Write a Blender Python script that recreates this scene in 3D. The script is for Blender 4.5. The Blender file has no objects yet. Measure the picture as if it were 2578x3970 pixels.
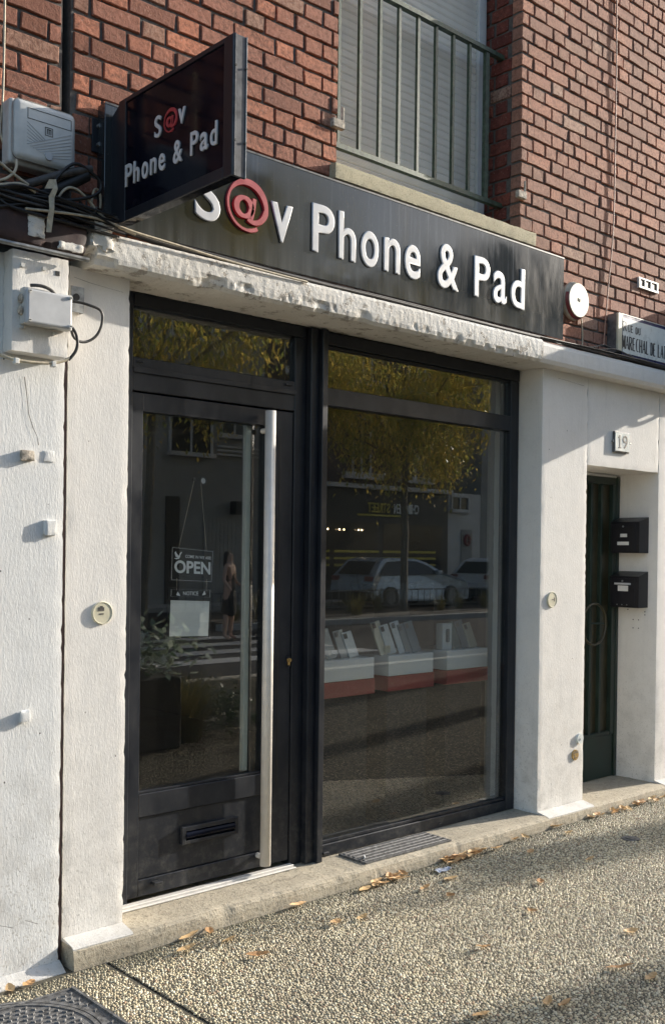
import bpy, bmesh, math, random
import numpy as np
from mathutils import Vector, Matrix, noise
R = math.radians
random.seed(7)
S = bpy.context.scene
COL = S.collection

# ------------------------------------------------------------------ camera
cam_d = bpy.data.cameras.new('camera'); cam = bpy.data.objects.new('camera', cam_d); COL.objects.link(cam)
yaw, pitch, roll = R(42.2645), R(-0.3273), R(0.7135)
f = Vector((math.sin(yaw)*math.cos(pitch), math.cos(yaw)*math.cos(pitch), math.sin(pitch)))
r0 = Vector((math.cos(yaw), -math.sin(yaw), 0)); u0 = r0.cross(f)
r1 = r0*math.cos(roll)+u0*math.sin(roll); u1 = -r0*math.sin(roll)+u0*math.cos(roll)
M = Matrix((r1, u1, -f)).transposed().to_4x4(); M.translation = Vector((0, -3.5, 1.56))
cam.matrix_world = M
cam_d.sensor_fit = 'VERTICAL'; cam_d.sensor_height = 36; cam_d.lens = 36*3984.09/3970
cam_d.shift_y = 174.63/3970; cam_d.clip_start = 0.05; cam_d.clip_end = 900
S.camera = cam

# ------------------------------------------------------------------ light
TR = Vector((-5.0, 1.0, -1.775)).normalized()
el = math.asin(-TR.z); az = math.atan2(-TR.x, -TR.y)
w = bpy.data.worlds.new('World'); S.world = w; w.use_nodes = True
nt = w.node_tree; bg = nt.nodes['Background']
sk = nt.nodes.new('ShaderNodeTexSky'); sk.sky_type = 'NISHITA'; sk.sun_disc = False
sk.sun_elevation = el; sk.sun_rotation = az; sk.air_density = 1.0; sk.dust_density = 2.0; sk.ozone_density = 1.0
nt.links.new(sk.outputs[0], bg.inputs[0]); bg.inputs[1].default_value = 0.15
sd = bpy.data.lights.new('sun', 'SUN'); sd.energy = 4.6; sd.angle = R(0.53); sd.color = (1.0, 0.93, 0.83)
sun = bpy.data.objects.new('sun', sd); COL.objects.link(sun)
sun.rotation_euler = TR.to_track_quat('-Z', 'Y').to_euler(); sun.location = (20, -10, 20)
S.view_settings.view_transform = 'Standard'; S.view_settings.look = 'None'
S.view_settings.exposure = 0.98; S.view_settings.gamma = 1.0; S.view_settings.use_curve_mapping = False

# ------------------------------------------------------------------ materials
class NM:
    def __init__(s, name):
        s.m = bpy.data.materials.new(name); s.m.use_nodes = True; s.t = s.m.node_tree
        s.b = s.t.nodes['Principled BSDF']; s.out = s.t.nodes['Material Output']
    def n(s, typ, **k):
        nd = s.t.nodes.new(typ)
        for a, v in k.items():
            if isinstance(v, dict):
                for i, x in v.items():
                    nd.inputs[i].default_value = x
            else: setattr(nd, a, v)
        return nd
    def l(s, a, b): s.t.links.new(a, b)
    def pos(s, scale=(1, 1, 1), obj=False):
        if obj:
            g = s.n('ShaderNodeTexCoord').outputs['Object']
        else:
            g = s.n('ShaderNodeNewGeometry').outputs['Position']
        mp = s.n('ShaderNodeMapping'); mp.inputs['Scale'].default_value = scale
        s.l(g, mp.inputs['Vector']); return mp.outputs[0]
    def noise(s, vec, scale, det=4, rough=.6):
        nd = s.n('ShaderNodeTexNoise', inputs_=None) if False else s.n('ShaderNodeTexNoise')
        nd.inputs['Scale'].default_value = scale; nd.inputs['Detail'].default_value = det; nd.inputs['Roughness'].default_value = rough
        s.l(vec, nd.inputs['Vector']); return nd.outputs[0]
    def ramp(s, fac, stops):
        nd = s.n('ShaderNodeValToRGB'); cr = nd.color_ramp
        while len(cr.elements) < len(stops): cr.elements.new(.5)
        for e, (p, c) in zip(cr.elements, stops):
            e.position = p; e.color = (c, c, c, 1) if isinstance(c, (int, float)) else (*c, 1)
        s.l(fac, nd.inputs[0]); return nd.outputs[0]
    def mix(s, fac, a, b, bt='MIX'):
        nd = s.n('ShaderNodeMix', data_type='RGBA', blend_type=bt)
        for sock, v in ((nd.inputs[0], fac), (nd.inputs[6], a), (nd.inputs[7], b)):
            if isinstance(v, (int, float)): sock.default_value = v
            elif isinstance(v, tuple): sock.default_value = (*v, 1)
            else: s.l(v, sock)
        return nd.outputs[2]
    def math(s, op, a, b=0.0, c=0.0):
        nd = s.n('ShaderNodeMath', operation=op)
        for i, v in enumerate((a, b, c)):
            if isinstance(v, (int, float)): nd.inputs[i].default_value = v
            else: s.l(v, nd.inputs[i])
        return nd.outputs[0]
    def bump(s, h, strength=.5, dist=.003, prev=None):
        nd = s.n('ShaderNodeBump'); nd.inputs['Strength'].default_value = strength; nd.inputs['Distance'].default_value = dist
        s.l(h, nd.inputs['Height'])
        if prev: s.l(prev, nd.inputs['Normal'])
        return nd.outputs[0]
    def fin(s, col=None, rough=None, nrm=None, metal=None, spec=None):
        for k, v in (('Base Color', col), ('Roughness', rough), ('Normal', nrm), ('Metallic', metal), ('Specular IOR Level', spec)):
            if v is None: continue
            if isinstance(v, (int, float)): s.b.inputs[k].default_value = v
            elif isinstance(v, tuple): s.b.inputs[k].default_value = (*v, 1)
            else: s.l(v, s.b.inputs[k])
        return s.m

def simple(name, col, rough=.5, metal=0, var=.12, scale=30, bump=.0, spec=.5, bscale=None):
    m = NM(name); p = m.pos(obj=False)
    n = m.noise(p, scale, 5)
    c2 = tuple(max(0, x*(1-var*2)) for x in col); c3 = tuple(min(1, x*(1+var)) for x in col)
    c = m.mix(m.ramp(n, [(.3, 0.0), (.7, 1.0)]), c2, c3)
    rr = m.ramp(n, [(.2, max(0, rough-.1)), (.8, min(1, rough+.1))])
    nr = m.bump(m.noise(p, bscale or scale*4, 3), bump, .002) if bump else None
    return m.fin(c, rr, nr, metal, spec)

def plaster(name, col, tint=(0.45, 0.43, 0.39)):
    m = NM(name)
    p = m.pos((1, 1, .35)); p2 = m.pos()
    big = m.noise(p2, 2.2, 4); fine = m.noise(p, 190, 5, .65); mid = m.noise(p, 75, 5)
    drag = m.noise(m.pos((1, 1, .16)), 150, 4)
    c = m.mix(m.ramp(big, [(.35, 0.0), (.7, .35)]), col, tuple(x*.86 for x in col))
    spk = m.ramp(m.noise(p2, 95, 3, .7), [(.57, 0.0), (.66, 1.0)])
    z = m.n('ShaderNodeSeparateXYZ'); m.l(m.n('ShaderNodeNewGeometry').outputs['Position'], z.inputs[0])
    low = m.n('ShaderNodeMapRange'); low.inputs[1].default_value = .95; low.inputs[2].default_value = .08; low.inputs[3].default_value = 0.18; low.inputs[4].default_value = 1.0
    m.l(z.outputs[2], low.inputs[0])
    c = m.mix(m.math('MULTIPLY', spk, low.outputs[0]), c, tint)
    grime = m.math('MULTIPLY', m.ramp(m.noise(p2, 9, 5, .7), [(.45, 0.0), (.75, 1.0)]), m.math('MULTIPLY', low.outputs[0], .85))
    c = m.mix(grime, c, tint)
    st = m.ramp(m.noise(m.pos((1, 1, .07)), 16, 5, .7), [(.56, 0.0), (.78, .42)])
    c = m.mix(st, c, tuple(x*.7 for x in col))
    b1 = m.bump(mid, .45, .002); b2 = m.bump(drag, .3, .0015, b1); b3 = m.bump(fine, .7, .0016, b2)
    return m.fin(c, .85, b3, 0, .25)

def concrete(name, col, stain=(.1, .1, .07), fs=1.0, bump=.8):
    m = NM(name); p = m.pos()
    n1 = m.noise(p, 6*fs, 6); n2 = m.noise(p, 60*fs, 5, .7); n3 = m.noise(p, 220*fs, 3)
    c = m.mix(m.ramp(n1, [(.3, 0.0), (.7, 1.0)]), tuple(x*.7 for x in col), col)
    c = m.mix(m.ramp(n2, [(.52, 0.0), (.68, .85)]), c, stain)
    c = m.mix(m.ramp(n3, [(.45, 0.0), (.6, .3)]), c, tuple(min(1, x*1.3) for x in col))
    b = m.bump(n3, bump, .002, m.bump(n2, bump, .005))
    return m.fin(c, .85, b, 0, .3)

def brick_mat(name, a, b, soot, sootamt=.5):
    m = NM(name)
    oi = m.n('ShaderNodeObjectInfo').outputs['Random']
    at = m.n('ShaderNodeAttribute', attribute_name='rnd', attribute_type='GEOMETRY').outputs['Fac']
    rnd = m.math('FRACT', m.math('ADD', oi, at))
    p = m.pos(); n = m.noise(p, 55, 6, .7); nb = m.noise(p, 1.6, 4)
    mid = tuple((x+y)/2*.85 for x, y in zip(a, b))
    c = m.ramp(rnd, [(0.0, a), (.3, mid), (.55, b), (.8, tuple(x*.62 for x in b)), (.9, tuple(x*.42 for x in a)), (1.0, (.46, .30, .22))])
    c = m.mix(m.ramp(n, [(.36, .85), (.56, 0.0)]), c, tuple(x*.35 for x in a))
    lt = m.ramp(m.noise(p, 90, 4), [(.58, 0.0), (.72, .5)])
    c = m.mix(lt, c, (.46, .30, .24))
    s1 = m.math('MULTIPLY', m.ramp(nb, [(.4, 0.0), (.72, 1.0)]), m.ramp(n, [(.3, 1.0), (.65, .1)]))
    c = m.mix(m.math('MULTIPLY', s1, sootamt), c, soot)
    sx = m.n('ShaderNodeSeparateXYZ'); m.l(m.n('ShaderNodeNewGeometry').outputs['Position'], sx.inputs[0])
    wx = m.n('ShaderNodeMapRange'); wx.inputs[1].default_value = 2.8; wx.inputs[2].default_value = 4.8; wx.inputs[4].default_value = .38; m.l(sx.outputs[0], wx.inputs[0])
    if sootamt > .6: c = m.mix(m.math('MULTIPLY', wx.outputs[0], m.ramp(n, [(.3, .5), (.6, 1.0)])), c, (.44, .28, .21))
    bb = m.bump(m.noise(p, 260, 3), .8, .002, m.bump(n, .7, .0055))
    return m.fin(c, .82, bb, 0, .25)

M_ = {}
M_['plaster'] = plaster('white plaster', (.77, .745, .70))
M_['plaster_cool'] = plaster('cool white plaster', (.735, .735, .715))
M_['skirt'] = plaster('skirting paint', (.60, .59, .56))
def flaking(name):
    m = NM(name); p = m.pos(); n1 = m.noise(p, 16, 7, .75); n2 = m.noise(p, 90, 5, .7)
    paint = m.ramp(n1, [(.575, 1.0), (.59, 0.0)])
    base = m.mix(m.ramp(n2, [(.35, 0.0), (.7, 1.0)]), (.33, .30, .26), (.50, .46, .40))
    pc = m.mix(m.ramp(m.noise(p, 5, 4), [(.3, 0.0), (.7, 1.0)]), (.74, .72, .67), (.66, .63, .57))
    pc = m.mix(m.ramp(n2, [(.55, 0.0), (.72, .5)]), pc, (.35, .32, .27))
    c = m.mix(paint, base, pc)
    b = m.bump(n2, .9, .003, m.bump(paint, .8, .0025)); return m.fin(c, .85, b, 0, .25)
M_['ledge'] = flaking('flaking white paint on render')
M_['soffit'] = plaster('soffit paint', (.60, .55, .46))
M_['step'] = concrete('step concrete', (.44, .39, .30), (.12, .11, .08))
M_['sill'] = concrete('lichen stone sill', (.50, .45, .31), (.10, .095, .06), 2.2)
M_['mortar'] = simple('grey mortar', (.115, .105, .095), .95, 0, .2, 60, .8)
M_['mortar_l'] = simple('pale mortar', (.30, .27, .24), .95, 0, .2, 60, .8)
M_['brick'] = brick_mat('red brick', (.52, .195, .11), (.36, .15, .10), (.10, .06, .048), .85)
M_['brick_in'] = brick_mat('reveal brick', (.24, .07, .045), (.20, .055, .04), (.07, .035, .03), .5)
def frame_mat():
    m = NM('anthracite powder coat'); p = m.pos()
    sm = m.noise(m.pos((1, 1, .5)), 7, 6, .7); sc = m.noise(m.pos((1, 1, 6)), 60, 4, .7)
    c = m.mix(m.ramp(sm, [(.45, 0.0), (.75, .6)]), (.011, .0135, .019), (.035, .037, .042))
    z = m.n('ShaderNodeSeparateXYZ'); m.l(m.n('ShaderNodeNewGeometry').outputs['Position'], z.inputs[0])
    lo = m.n('ShaderNodeMapRange'); lo.inputs[1].default_value = .6; lo.inputs[2].default_value = .1; lo.inputs[4].default_value = .55; m.l(z.outputs[2], lo.inputs[0])
    c = m.mix(m.math('MULTIPLY', lo.outputs[0], m.ramp(m.noise(p, 22, 6, .75), [(.48, 0.0), (.72, 1.0)])), c, (.12, .115, .10))
    c = m.mix(m.ramp(sc, [(.70, 0.0), (.76, .35)]), c, (.08, .08, .08))
    return m.fin(c, m.ramp(sm, [(.3, .28), (.75, .48)]), None, 0, .4)
M_['frame'] = frame_mat()
M_['black'] = simple('black panel', (.004, .005, .011), .12, 0, .2, 10, spec=.12)
M_['alu'] = simple('brushed aluminium', (.64, .62, .58), .5, .2, .05, 20)
M_['alud'] = simple('weathered aluminium', (.20, .205, .21), .45, .6, .25, 25, .1)
M_['edge'] = simple('dull dark aluminium', (.075, .078, .085), .45, .3, .3, 25, .1)
M_['zinc'] = simple('zinc', (.35, .36, .36), .4, .7, .2, 40)
M_['wplastic'] = simple('aged white plastic', (.60, .60, .57), .5, 0, .1, 12, .05)
M_['gplastic'] = simple('grey plastic', (.50, .51, .52), .5, 0, .07, 12)
M_['cream'] = simple('cream plastic', (.62, .58, .43), .45, 0, .08, 15)
M_['siren_face'] = simple('siren cream', (.50, .48, .36), .45, 0, .05, 12)
M_['siren_base'] = simple('siren stained base', (.50, .46, .36), .5, 0, .25, 14)
M_['redp'] = simple('dark red plastic', (.22, .03, .03), .4, 0, .1, 20)
M_['cable'] = simple('black cable', (.012, .012, .012), .5, 0, .2, 40)
M_['cable_g'] = simple('dusty grey cable', (.07, .065, .06), .6, 0, .3, 40)
M_['cable_c'] = simple('cream cable', (.50, .43, .31), .6, 0, .2, 40)
M_['cable_p'] = simple('pink cable', (.42, .24, .17), .6, 0, .2, 40)
M_['letter'] = simple('white letter', (.58, .585, .59), .4, 0, .05, 18)
M_['lettergrey'] = simple('pale print', (.80, .82, .84), .5, 0, .03, 18)
M_['red'] = simple('red letter', (.42, .045, .055), .4, 0, .1, 18)
M_['green'] = simple('green railing paint', (.055, .085, .055), .5, 0, .35, 45, .3)
M_['door_green'] = simple('dark green door paint', (.014, .030, .023), .4, 0, .2, 9, .1)
M_['door_rib'] = simple('brown ribbed glass', (.045, .038, .018), .35, 0, .2, 9)
M_['shutter'] = simple('grey shutter slat', (.90, .87, .81), .55, 0, .05, 4)
M_['pvc'] = simple('white pvc', (.60, .60, .58), .5, 0, .05, 20)
M_['mail'] = simple('black mailbox paint', (.012, .012, .016), .4, 0, .15, 20)
M_['paper'] = simple('paper label', (.65, .65, .63), .7, 0, .03, 20)
M_['enamel'] = simple('white enamel', (.72, .75, .72), .3, 0, .04, 20)
M_['blue'] = simple('navy enamel', (.02, .025, .10), .3, 0, .1, 20)
M_['ink'] = simple('dark print', (.03, .035, .045), .4, 0, .1, 20)
M_['brass'] = simple('worn brass', (.42, .28, .10), .45, .5, .3, 60)
M_['rust'] = simple('rusty block', (.50, .44, .36), .85, 0, .35, 60, .6)
M_['iron'] = simple('cast iron', (.16, .16, .16), .6, .3, .35, 40, .5)
M_['fascia_br'] = simple('dark brown fascia paint', (.05, .028, .026), .7, 0, .2, 14, .4)
M_['asphalt'] = simple('asphalt', (.036, .036, .037), .9, 0, .25, 9, .5, spec=.12)
M_['roadpaint'] = simple('road paint', (.40, .40, .39), .7, 0, .15, 10)
M_['soil'] = simple('soil', (.06, .045, .03), .95, 0, .3, 10, .8)
M_['inner'] = simple('shop interior paint', (.11, .11, .105), .8, 0, .1, 2)
M_['innerfloor'] = simple('shop floor', (.05, .05, .05), .5, 0, .1, 3)
M_['redbase'] = simple('red display base', (.34, .05, .045), .45, 0, .08, 8)
M_['white'] = simple('white laminate', (.78, .80, .79), .4, 0, .02, 8)
M_['opp_white'] = simple('opposite white render', (.62, .60, .57), .85, 0, .1, 2)
M_['opp_grey'] = simple('opposite grey render', (.34, .33, .31), .85, 0, .12, 1.5)
M_['opp_dark'] = simple('opposite dark brick', (.12, .085, .07), .85, 0, .2, 3)
M_['opp_black'] = simple('opposite shop black', (.02, .02, .02), .5, 0, .2, 3)
M_['yellow'] = simple('yellow paint', (.55, .45, .05), .5, 0, .1, 5)
M_['winglass'] = simple('dark window glass', (.02, .022, .025), .12, 0, .1, 2)
M_['car'] = simple('silver blue car paint', (.40, .46, .53), .28, .35, .02, 2)
M_['carw'] = simple('white car paint', (.66, .67, .68), .28, 0, .02, 2)
M_['tyre'] = simple('tyre rubber', (.02, .02, .02), .8, 0, .1, 20)
M_['bark'] = simple('bark', (.20, .17, .13), .9, 0, .3, 20, .9)
M_['skin'] = simple('skin', (.52, .33, .24), .6, 0, .04, 10)
M_['hair'] = simple('brown hair', (.04, .025, .018), .6, 0, .2, 50)
M_['cloth'] = simple('black cloth', (.012, .012, .014), .8, 0, .1, 50)
M_['board'] = simple('black sign board', (.004, .004, .005), .6, 0, .1, 10, spec=.2)
M_['planter'] = simple('dark planter', (.03, .028, .026), .7, 0, .2, 8)
M_['film'] = simple('crumpled plastic film', (.50, .55, .66), .25, 0, .2, 90, .8)
M_['pale'] = simple('pale green post', (.50, .54, .48), .5, 0, .05, 8)
M_['phone1'] = simple('silver phone back', (.55, .60, .62), .25, 0, .02, 5)
M_['phone2'] = simple('dark phone back', (.15, .20, .23), .2, 0, .05, 5)
M_['phone3'] = simple('gold phone back', (.50, .47, .36), .25, 0, .02, 5)
M_['phone4'] = simple('teal phone case', (.07, .16, .16), .35, 0, .05, 5)
M_['glasscase'] = None

def sign_mat():
    m = NM('weathered glossy black sign')
    x = m.n('ShaderNodeSeparateXYZ'); m.l(m.n('ShaderNodeNewGeometry').outputs['Position'], x.inputs[0])
    rt = m.n('ShaderNodeMapRange'); rt.inputs[1].default_value = 2.9; rt.inputs[2].default_value = 4.2; rt.inputs[3].default_value = .25; m.l(x.outputs[0], rt.inputs[0])
    st = m.noise(m.pos((1, 1, .02)), 70, 4, .7); st2 = m.noise(m.pos((1, 1, .05)), 22, 3)
    k = m.math('MULTIPLY', m.ramp(st, [(.56, 0.0), (.70, 1.0)]), rt.outputs[0])
    k = m.math('MULTIPLY', k, m.ramp(m.noise(m.pos((1, 1, 1)), 4, 3), [(.35, .2), (.65, 1.0)]))
    c = m.mix(m.math('MULTIPLY', k, .55), (.022, .025, .027), (.20, .21, .22))
    lo = m.n('ShaderNodeMapRange'); lo.inputs[1].default_value = 2.90; lo.inputs[2].default_value = 2.77; lo.inputs[4].default_value = .6; m.l(x.outputs[2], lo.inputs[0])
    c = m.mix(m.math('MULTIPLY', lo.outputs[0], m.ramp(st2, [(.35, .2), (.7, 1.0)])), c, (.13, .135, .14))
    c = m.mix(m.ramp(m.noise(m.pos(), 260, 2), [(.73, 0.0), (.76, .8)]), c, (.35, .35, .34))
    rg = m.ramp(m.noise(m.pos((1, 1, .3)), 5, 5, .7), [(.40, .05), (.75, .22)])
    return m.fin(c, rg, None, 0, .7)
M_['sign'] = sign_mat()

def leaf_mat(name, a, b, trans=.4, rough=.5):
    m = NM(name)
    rnd = m.n('ShaderNodeAttribute', attribute_name='rnd', attribute_type='GEOMETRY').outputs['Fac']
    oi = m.n('ShaderNodeObjectInfo').outputs['Random']
    rr = m.math('FRACT', m.math('ADD', rnd, oi))
    c = m.mix(rr, a, b)
    m.fin(c, rough, None, 0, .8)
    tr = m.n('ShaderNodeBsdfTranslucent'); m.l(c, tr.inputs[0])
    mx = m.n('ShaderNodeMixShader'); mx.inputs[0].default_value = trans
    m.l(m.b.outputs[0], mx.inputs[1]); m.l(tr.outputs[0], mx.inputs[2]); m.l(mx.outputs[0], m.out.inputs[0])
    return m.m
M_['leaves'] = leaf_mat('autumn foliage', (.28, .34, .08), (.85, .60, .14), .5, .2)
M_['greenleaf'] = leaf_mat('green foliage', (.03, .06, .015), (.08, .12, .03), .3, .3)
M_['varleaf'] = leaf_mat('glossy variegated leaf', (.08, .16, .06), (.75, .80, .68), .25, .2)
M_['grassb'] = leaf_mat('dry grass blades', (.07, .09, .02), (.26, .20, .08), .35)
M_['deadleaf'] = leaf_mat('fallen dry leaf', (.62, .42, .20), (.46, .25, .10), .15, .6)

def glass_mat(name, k=1.35, tint=(.80, .84, .82), dust=0):
    m = NM(name)
    m.t.nodes.remove(m.b)
    lw = m.n('ShaderNodeLayerWeight'); lw.inputs[0].default_value = .5
    fac = m.math('MINIMUM', m.math('MULTIPLY_ADD', m.math('POWER', lw.outputs['Facing'], 5.0), .96, .04*k), 1.0)
    gl = m.n('ShaderNodeBsdfGlossy'); gl.inputs['Roughness'].default_value = .0; gl.inputs[0].default_value = (1, 1, 1, 1)
    tr = m.n('ShaderNodeBsdfTransparent'); tr.inputs[0].default_value = (*tint, 1)
    mx = m.n('ShaderNodeMixShader'); m.l(fac, mx.inputs[0]); m.l(tr.outputs[0], mx.inputs[1]); m.l(gl.outputs[0], mx.inputs[2])
    if dust:
        df = m.n('ShaderNodeBsdfDiffuse'); df.inputs[0].default_value = (.6, .58, .52, 1)
        m2 = m.n('ShaderNodeMixShader'); m.l(m.ramp(m.noise(m.pos(), 1.3, 6), [(.3, dust*.6), (.7, dust*1.3)]), m2.inputs[0]); m.l(mx.outputs[0], m2.inputs[1]); m.l(df.outputs[0], m2.inputs[2]); mx = m2
    m.l(mx.outputs[0], m.out.inputs[0]); return m.m
M_['glass'] = glass_mat('shop glass', 2.4, (.90, .915, .905), .007)
M_['glasscase'] = glass_mat('display case glass', .7, (.97, .98, .98))

def pebble_mat():
    m = NM('exposed pebble')
    rnd = m.n('ShaderNodeAttribute', attribute_name='rnd', attribute_type='GEOMETRY').outputs['Fac']
    c = m.ramp(rnd, [(0.0, (.26, .21, .13)), (.25, (.50, .42, .265)), (.6, (.74, .64, .42)), (.88, (.86, .79, .59)), (1.0, (.38, .23, .13))])
    pn = m.noise(m.pos(), 1.4, 6, .65)
    c = m.mix(m.ramp(pn, [(.38, .35), (.62, 0.0)]), c, (.20, .175, .13))
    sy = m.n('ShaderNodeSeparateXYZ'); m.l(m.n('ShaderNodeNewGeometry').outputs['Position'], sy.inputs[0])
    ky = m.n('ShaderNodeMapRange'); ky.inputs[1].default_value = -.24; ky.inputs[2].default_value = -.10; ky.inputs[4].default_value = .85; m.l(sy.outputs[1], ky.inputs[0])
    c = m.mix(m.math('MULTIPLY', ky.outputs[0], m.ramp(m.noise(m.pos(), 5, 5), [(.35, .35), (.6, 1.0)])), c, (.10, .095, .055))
    m.fin(c, .55, None, 0, .4); return m.m
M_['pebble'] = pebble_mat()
def pave_mat():
    m = NM('exposed aggregate ground'); p = m.pos()
    v = m.n('ShaderNodeTexVoronoi'); v.inputs['Scale'].default_value = 62; m.l(p, v.inputs['Vector'])
    hs = m.n('ShaderNodeSeparateColor'); m.l(v.outputs['Color'], hs.inputs[0])
    c = m.ramp(hs.outputs[0], [(0.0, (.10, .085, .055)), (.5, (.30, .25, .165)), (1.0, (.62, .54, .38))])
    c = m.mix(m.ramp(v.outputs['Distance'], [(.25, 0.0), (.5, 1.0)]), c, (.03, .027, .02))
    inv = m.math('SUBTRACT', 1.0, v.outputs['Distance'])
    m.fin(c, .9, m.bump(inv, 1.0, .022), 0, .1); return m.m
M_['pave'] = pave_mat()
M_['bed'] = simple('pavement binder', (.095, .085, .06), .95, 0, .2, 60, .6)

# ------------------------------------------------------------------ object helpers
def link(name, me, mat=None, parent=None, smooth=False):
    o = bpy.data.objects.new(name, me); COL.objects.link(o)
    if mat is not None and hasattr(me, 'materials') and len(me.materials) == 0: me.materials.append(M_[mat] if isinstance(mat, str) else mat)
    if parent is not None: o.parent = parent
    if smooth and isinstance(me, bpy.types.Mesh):
        me.polygons.foreach_set('use_smooth', [True]*len(me.polygons))
    return o
def tag(o, label=None, cat=None, group=None, kind=None):
    if label: o['label'] = label
    if cat: o['category'] = cat
    if group: o['group'] = group
    if kind: o['kind'] = kind
    return o
def thing(name, label, cat, group=None, loc=(0, 0, 0)):
    o = bpy.data.objects.new(name, None); COL.objects.link(o); o.location = loc; o.empty_display_size = .1
    return tag(o, label, cat, group)
def unparent_offset(o, parent): pass

def bx(bm, x0, x1, y0, y1, z0, z1, bev=0, seg=1):
    mt = Matrix.Translation(((x0+x1)/2, (y0+y1)/2, (z0+z1)/2)) @ Matrix.Diagonal((abs(x1-x0), abs(y1-y0), abs(z1-z0), 1))
    res = bmesh.ops.create_cube(bm, size=1, matrix=mt)
    if bev:
        es = list({e for v in res['verts'] for e in v.link_edges})
        bmesh.ops.bevel(bm, geom=es, offset=bev, segments=seg, affect='EDGES', profile=.5)
def cyl(bm, c, r, h, axis='z', seg=24, r2=None):
    rot = {'z': Matrix.Identity(4), 'y': Matrix.Rotation(R(90), 4, 'X'), 'x': Matrix.Rotation(R(90), 4, 'Y')}[axis]
    bmesh.ops.create_cone(bm, cap_ends=True, segments=seg, radius1=r, radius2=r if r2 is None else r2, depth=h, matrix=Matrix.Translation(c) @ rot)
def mk(name, fn, mat, parent=None, smooth=False, recalc=True):
    bm = bmesh.new(); fn(bm); bmesh.ops.recalc_face_normals(bm, faces=bm.faces) if recalc else None
    me = bpy.data.meshes.new(name); bm.to_mesh(me); bm.free()
    return link(name, me, mat, parent, smooth)
def box(name, x0, x1, y0, y1, z0, z1, mat, parent=None, bev=0, seg=1):
    return mk(name, lambda bm: bx(bm, x0, x1, y0, y1, z0, z1, bev, seg), mat, parent)
def prism(name, pts, y0, y1, mat, parent=None, bev=0, axis='y'):
    """polygon in (x,z) extruded along y (or in (y,z) along x with axis='x', (x,y) along z)"""
    def fn(bm):
        P = {'y': lambda a, b, t: (a, t, b), 'x': lambda a, b, t: (t, a, b), 'z': lambda a, b, t: (a, b, t)}[axis]
        v0 = [bm.verts.new(P(a, b, y0)) for a, b in pts]; v1 = [bm.verts.new(P(a, b, y1)) for a, b in pts]
        n = len(pts); bm.faces.new(v0); bm.faces.new(v1[::-1])
        for i in range(n): bm.faces.new((v0[i], v0[(i+1) % n], v1[(i+1) % n], v1[i]))
        if bev: bmesh.ops.bevel(bm, geom=bm.edges[:], offset=bev, segments=2, affect='EDGES')
    return mk(name, fn, mat, parent)
def tube(name, pts, r, mat, parent=None, smooth_curve=True, cyclic=False, res=3):
    cu = bpy.data.curves.new(name, 'CURVE'); cu.dimensions = '3D'; cu.bevel_depth = r; cu.bevel_resolution = res; cu.use_fill_caps = True
    if smooth_curve and len(pts) > 2:
        sp = cu.splines.new('NURBS'); sp.points.add(len(pts)-1)
        for p, q in zip(sp.points, pts): p.co = (*q, 1)
        sp.order_u = min(4, len(pts)); sp.use_endpoint_u = not cyclic; sp.use_cyclic_u = cyclic; sp.resolution_u = 8
    else:
        sp = cu.splines.new('POLY'); sp.points.add(len(pts)-1)
        for p, q in zip(sp.points, pts): p.co = (*q, 1)
        sp.use_cyclic_u = cyclic
    cu.materials.append(M_[mat])
    ob = bpy.data.objects.new(name, cu)
    me = bpy.data.meshes.new_from_object(ob); bpy.data.objects.remove(ob)
    me.polygons.foreach_set('use_smooth', [True]*len(me.polygons))
    return link(name, me, None, parent)

def disp(co, amp, sc, seed=0):
    v = Vector(co)
    a = noise.noise_vector(v*sc+Vector((seed, 0, 0)))*amp
    return v+a
def rough_box(name, x0, x1, y0, y1, z0, z1, mat, parent=None, step=.03, amp=.003, sc=18, seed=0, chip=None):
    bm = bmesh.new()
    nx, ny, nz = [max(1, int(round(abs(d)/step))) for d in (x1-x0, y1-y0, z1-z0)]
    V = {}
    def gv(i, j, k):
        if (i, j, k) not in V:
            p = Vector((x0+(x1-x0)*i/nx, y0+(y1-y0)*j/ny, z0+(z1-z0)*k/nz))
            q = disp(p, amp, sc, seed)
            edge = sum((i in (0, nx), j in (0, ny), k in (0, nz))) >= 2
            if edge:
                c = Vector(((x0+x1)/2, (y0+y1)/2, (z0+z1)/2)); d = (c-p); d.x = math.copysign(1, d.x) if i in (0, nx) else 0
                d.y = math.copysign(1, d.y) if j in (0, ny) else 0; d.z = math.copysign(1, d.z) if k in (0, nz) else 0
                t = noise.noise(p*35+Vector((9, seed, 0)))*.6+noise.noise(p*110+Vector((3, seed, 0)))*.6
                q += d*((.0012 if chip != 0 else 0)+max(0, t-.05)*(.007 if chip is None else chip))
            V[i, j, k] = bm.verts.new(q)
        return V[i, j, k]
    def quad(a, b, c, d): bm.faces.new((gv(*a), gv(*b), gv(*c), gv(*d)))
    for i in range(nx):
        for k in range(nz):
            quad((i, 0, k), (i+1, 0, k), (i+1, 0, k+1), (i, 0, k+1)); 
            quad((i, ny, k), (i, ny, k+1), (i+1, ny, k+1), (i+1, ny, k))
        for j in range(ny):
            quad((i, j, 0), (i, j+1, 0), (i+1, j+1, 0), (i+1, j, 0)); quad((i, j, nz), (i+1, j, nz), (i+1, j+1, nz), (i, j+1, nz))
    for j in range(ny):
        for k in range(nz):
            quad((0, j, k), (0, j, k+1), (0, j+1, k+1), (0, j+1, k)); quad((nx, j, k), (nx, j+1, k), (nx, j+1, k+1), (nx, j, k+1))
    bmesh.ops.recalc_face_normals(bm, faces=bm.faces)
    me = bpy.data.meshes.new(name); bm.to_mesh(me); bm.free()
    me.polygons.foreach_set('use_smooth', [True]*len(me.polygons))
    try: me.set_sharp_from_angle(angle=R(40))
    except Exception: pass
    return link(name, me, mat, parent)
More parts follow.
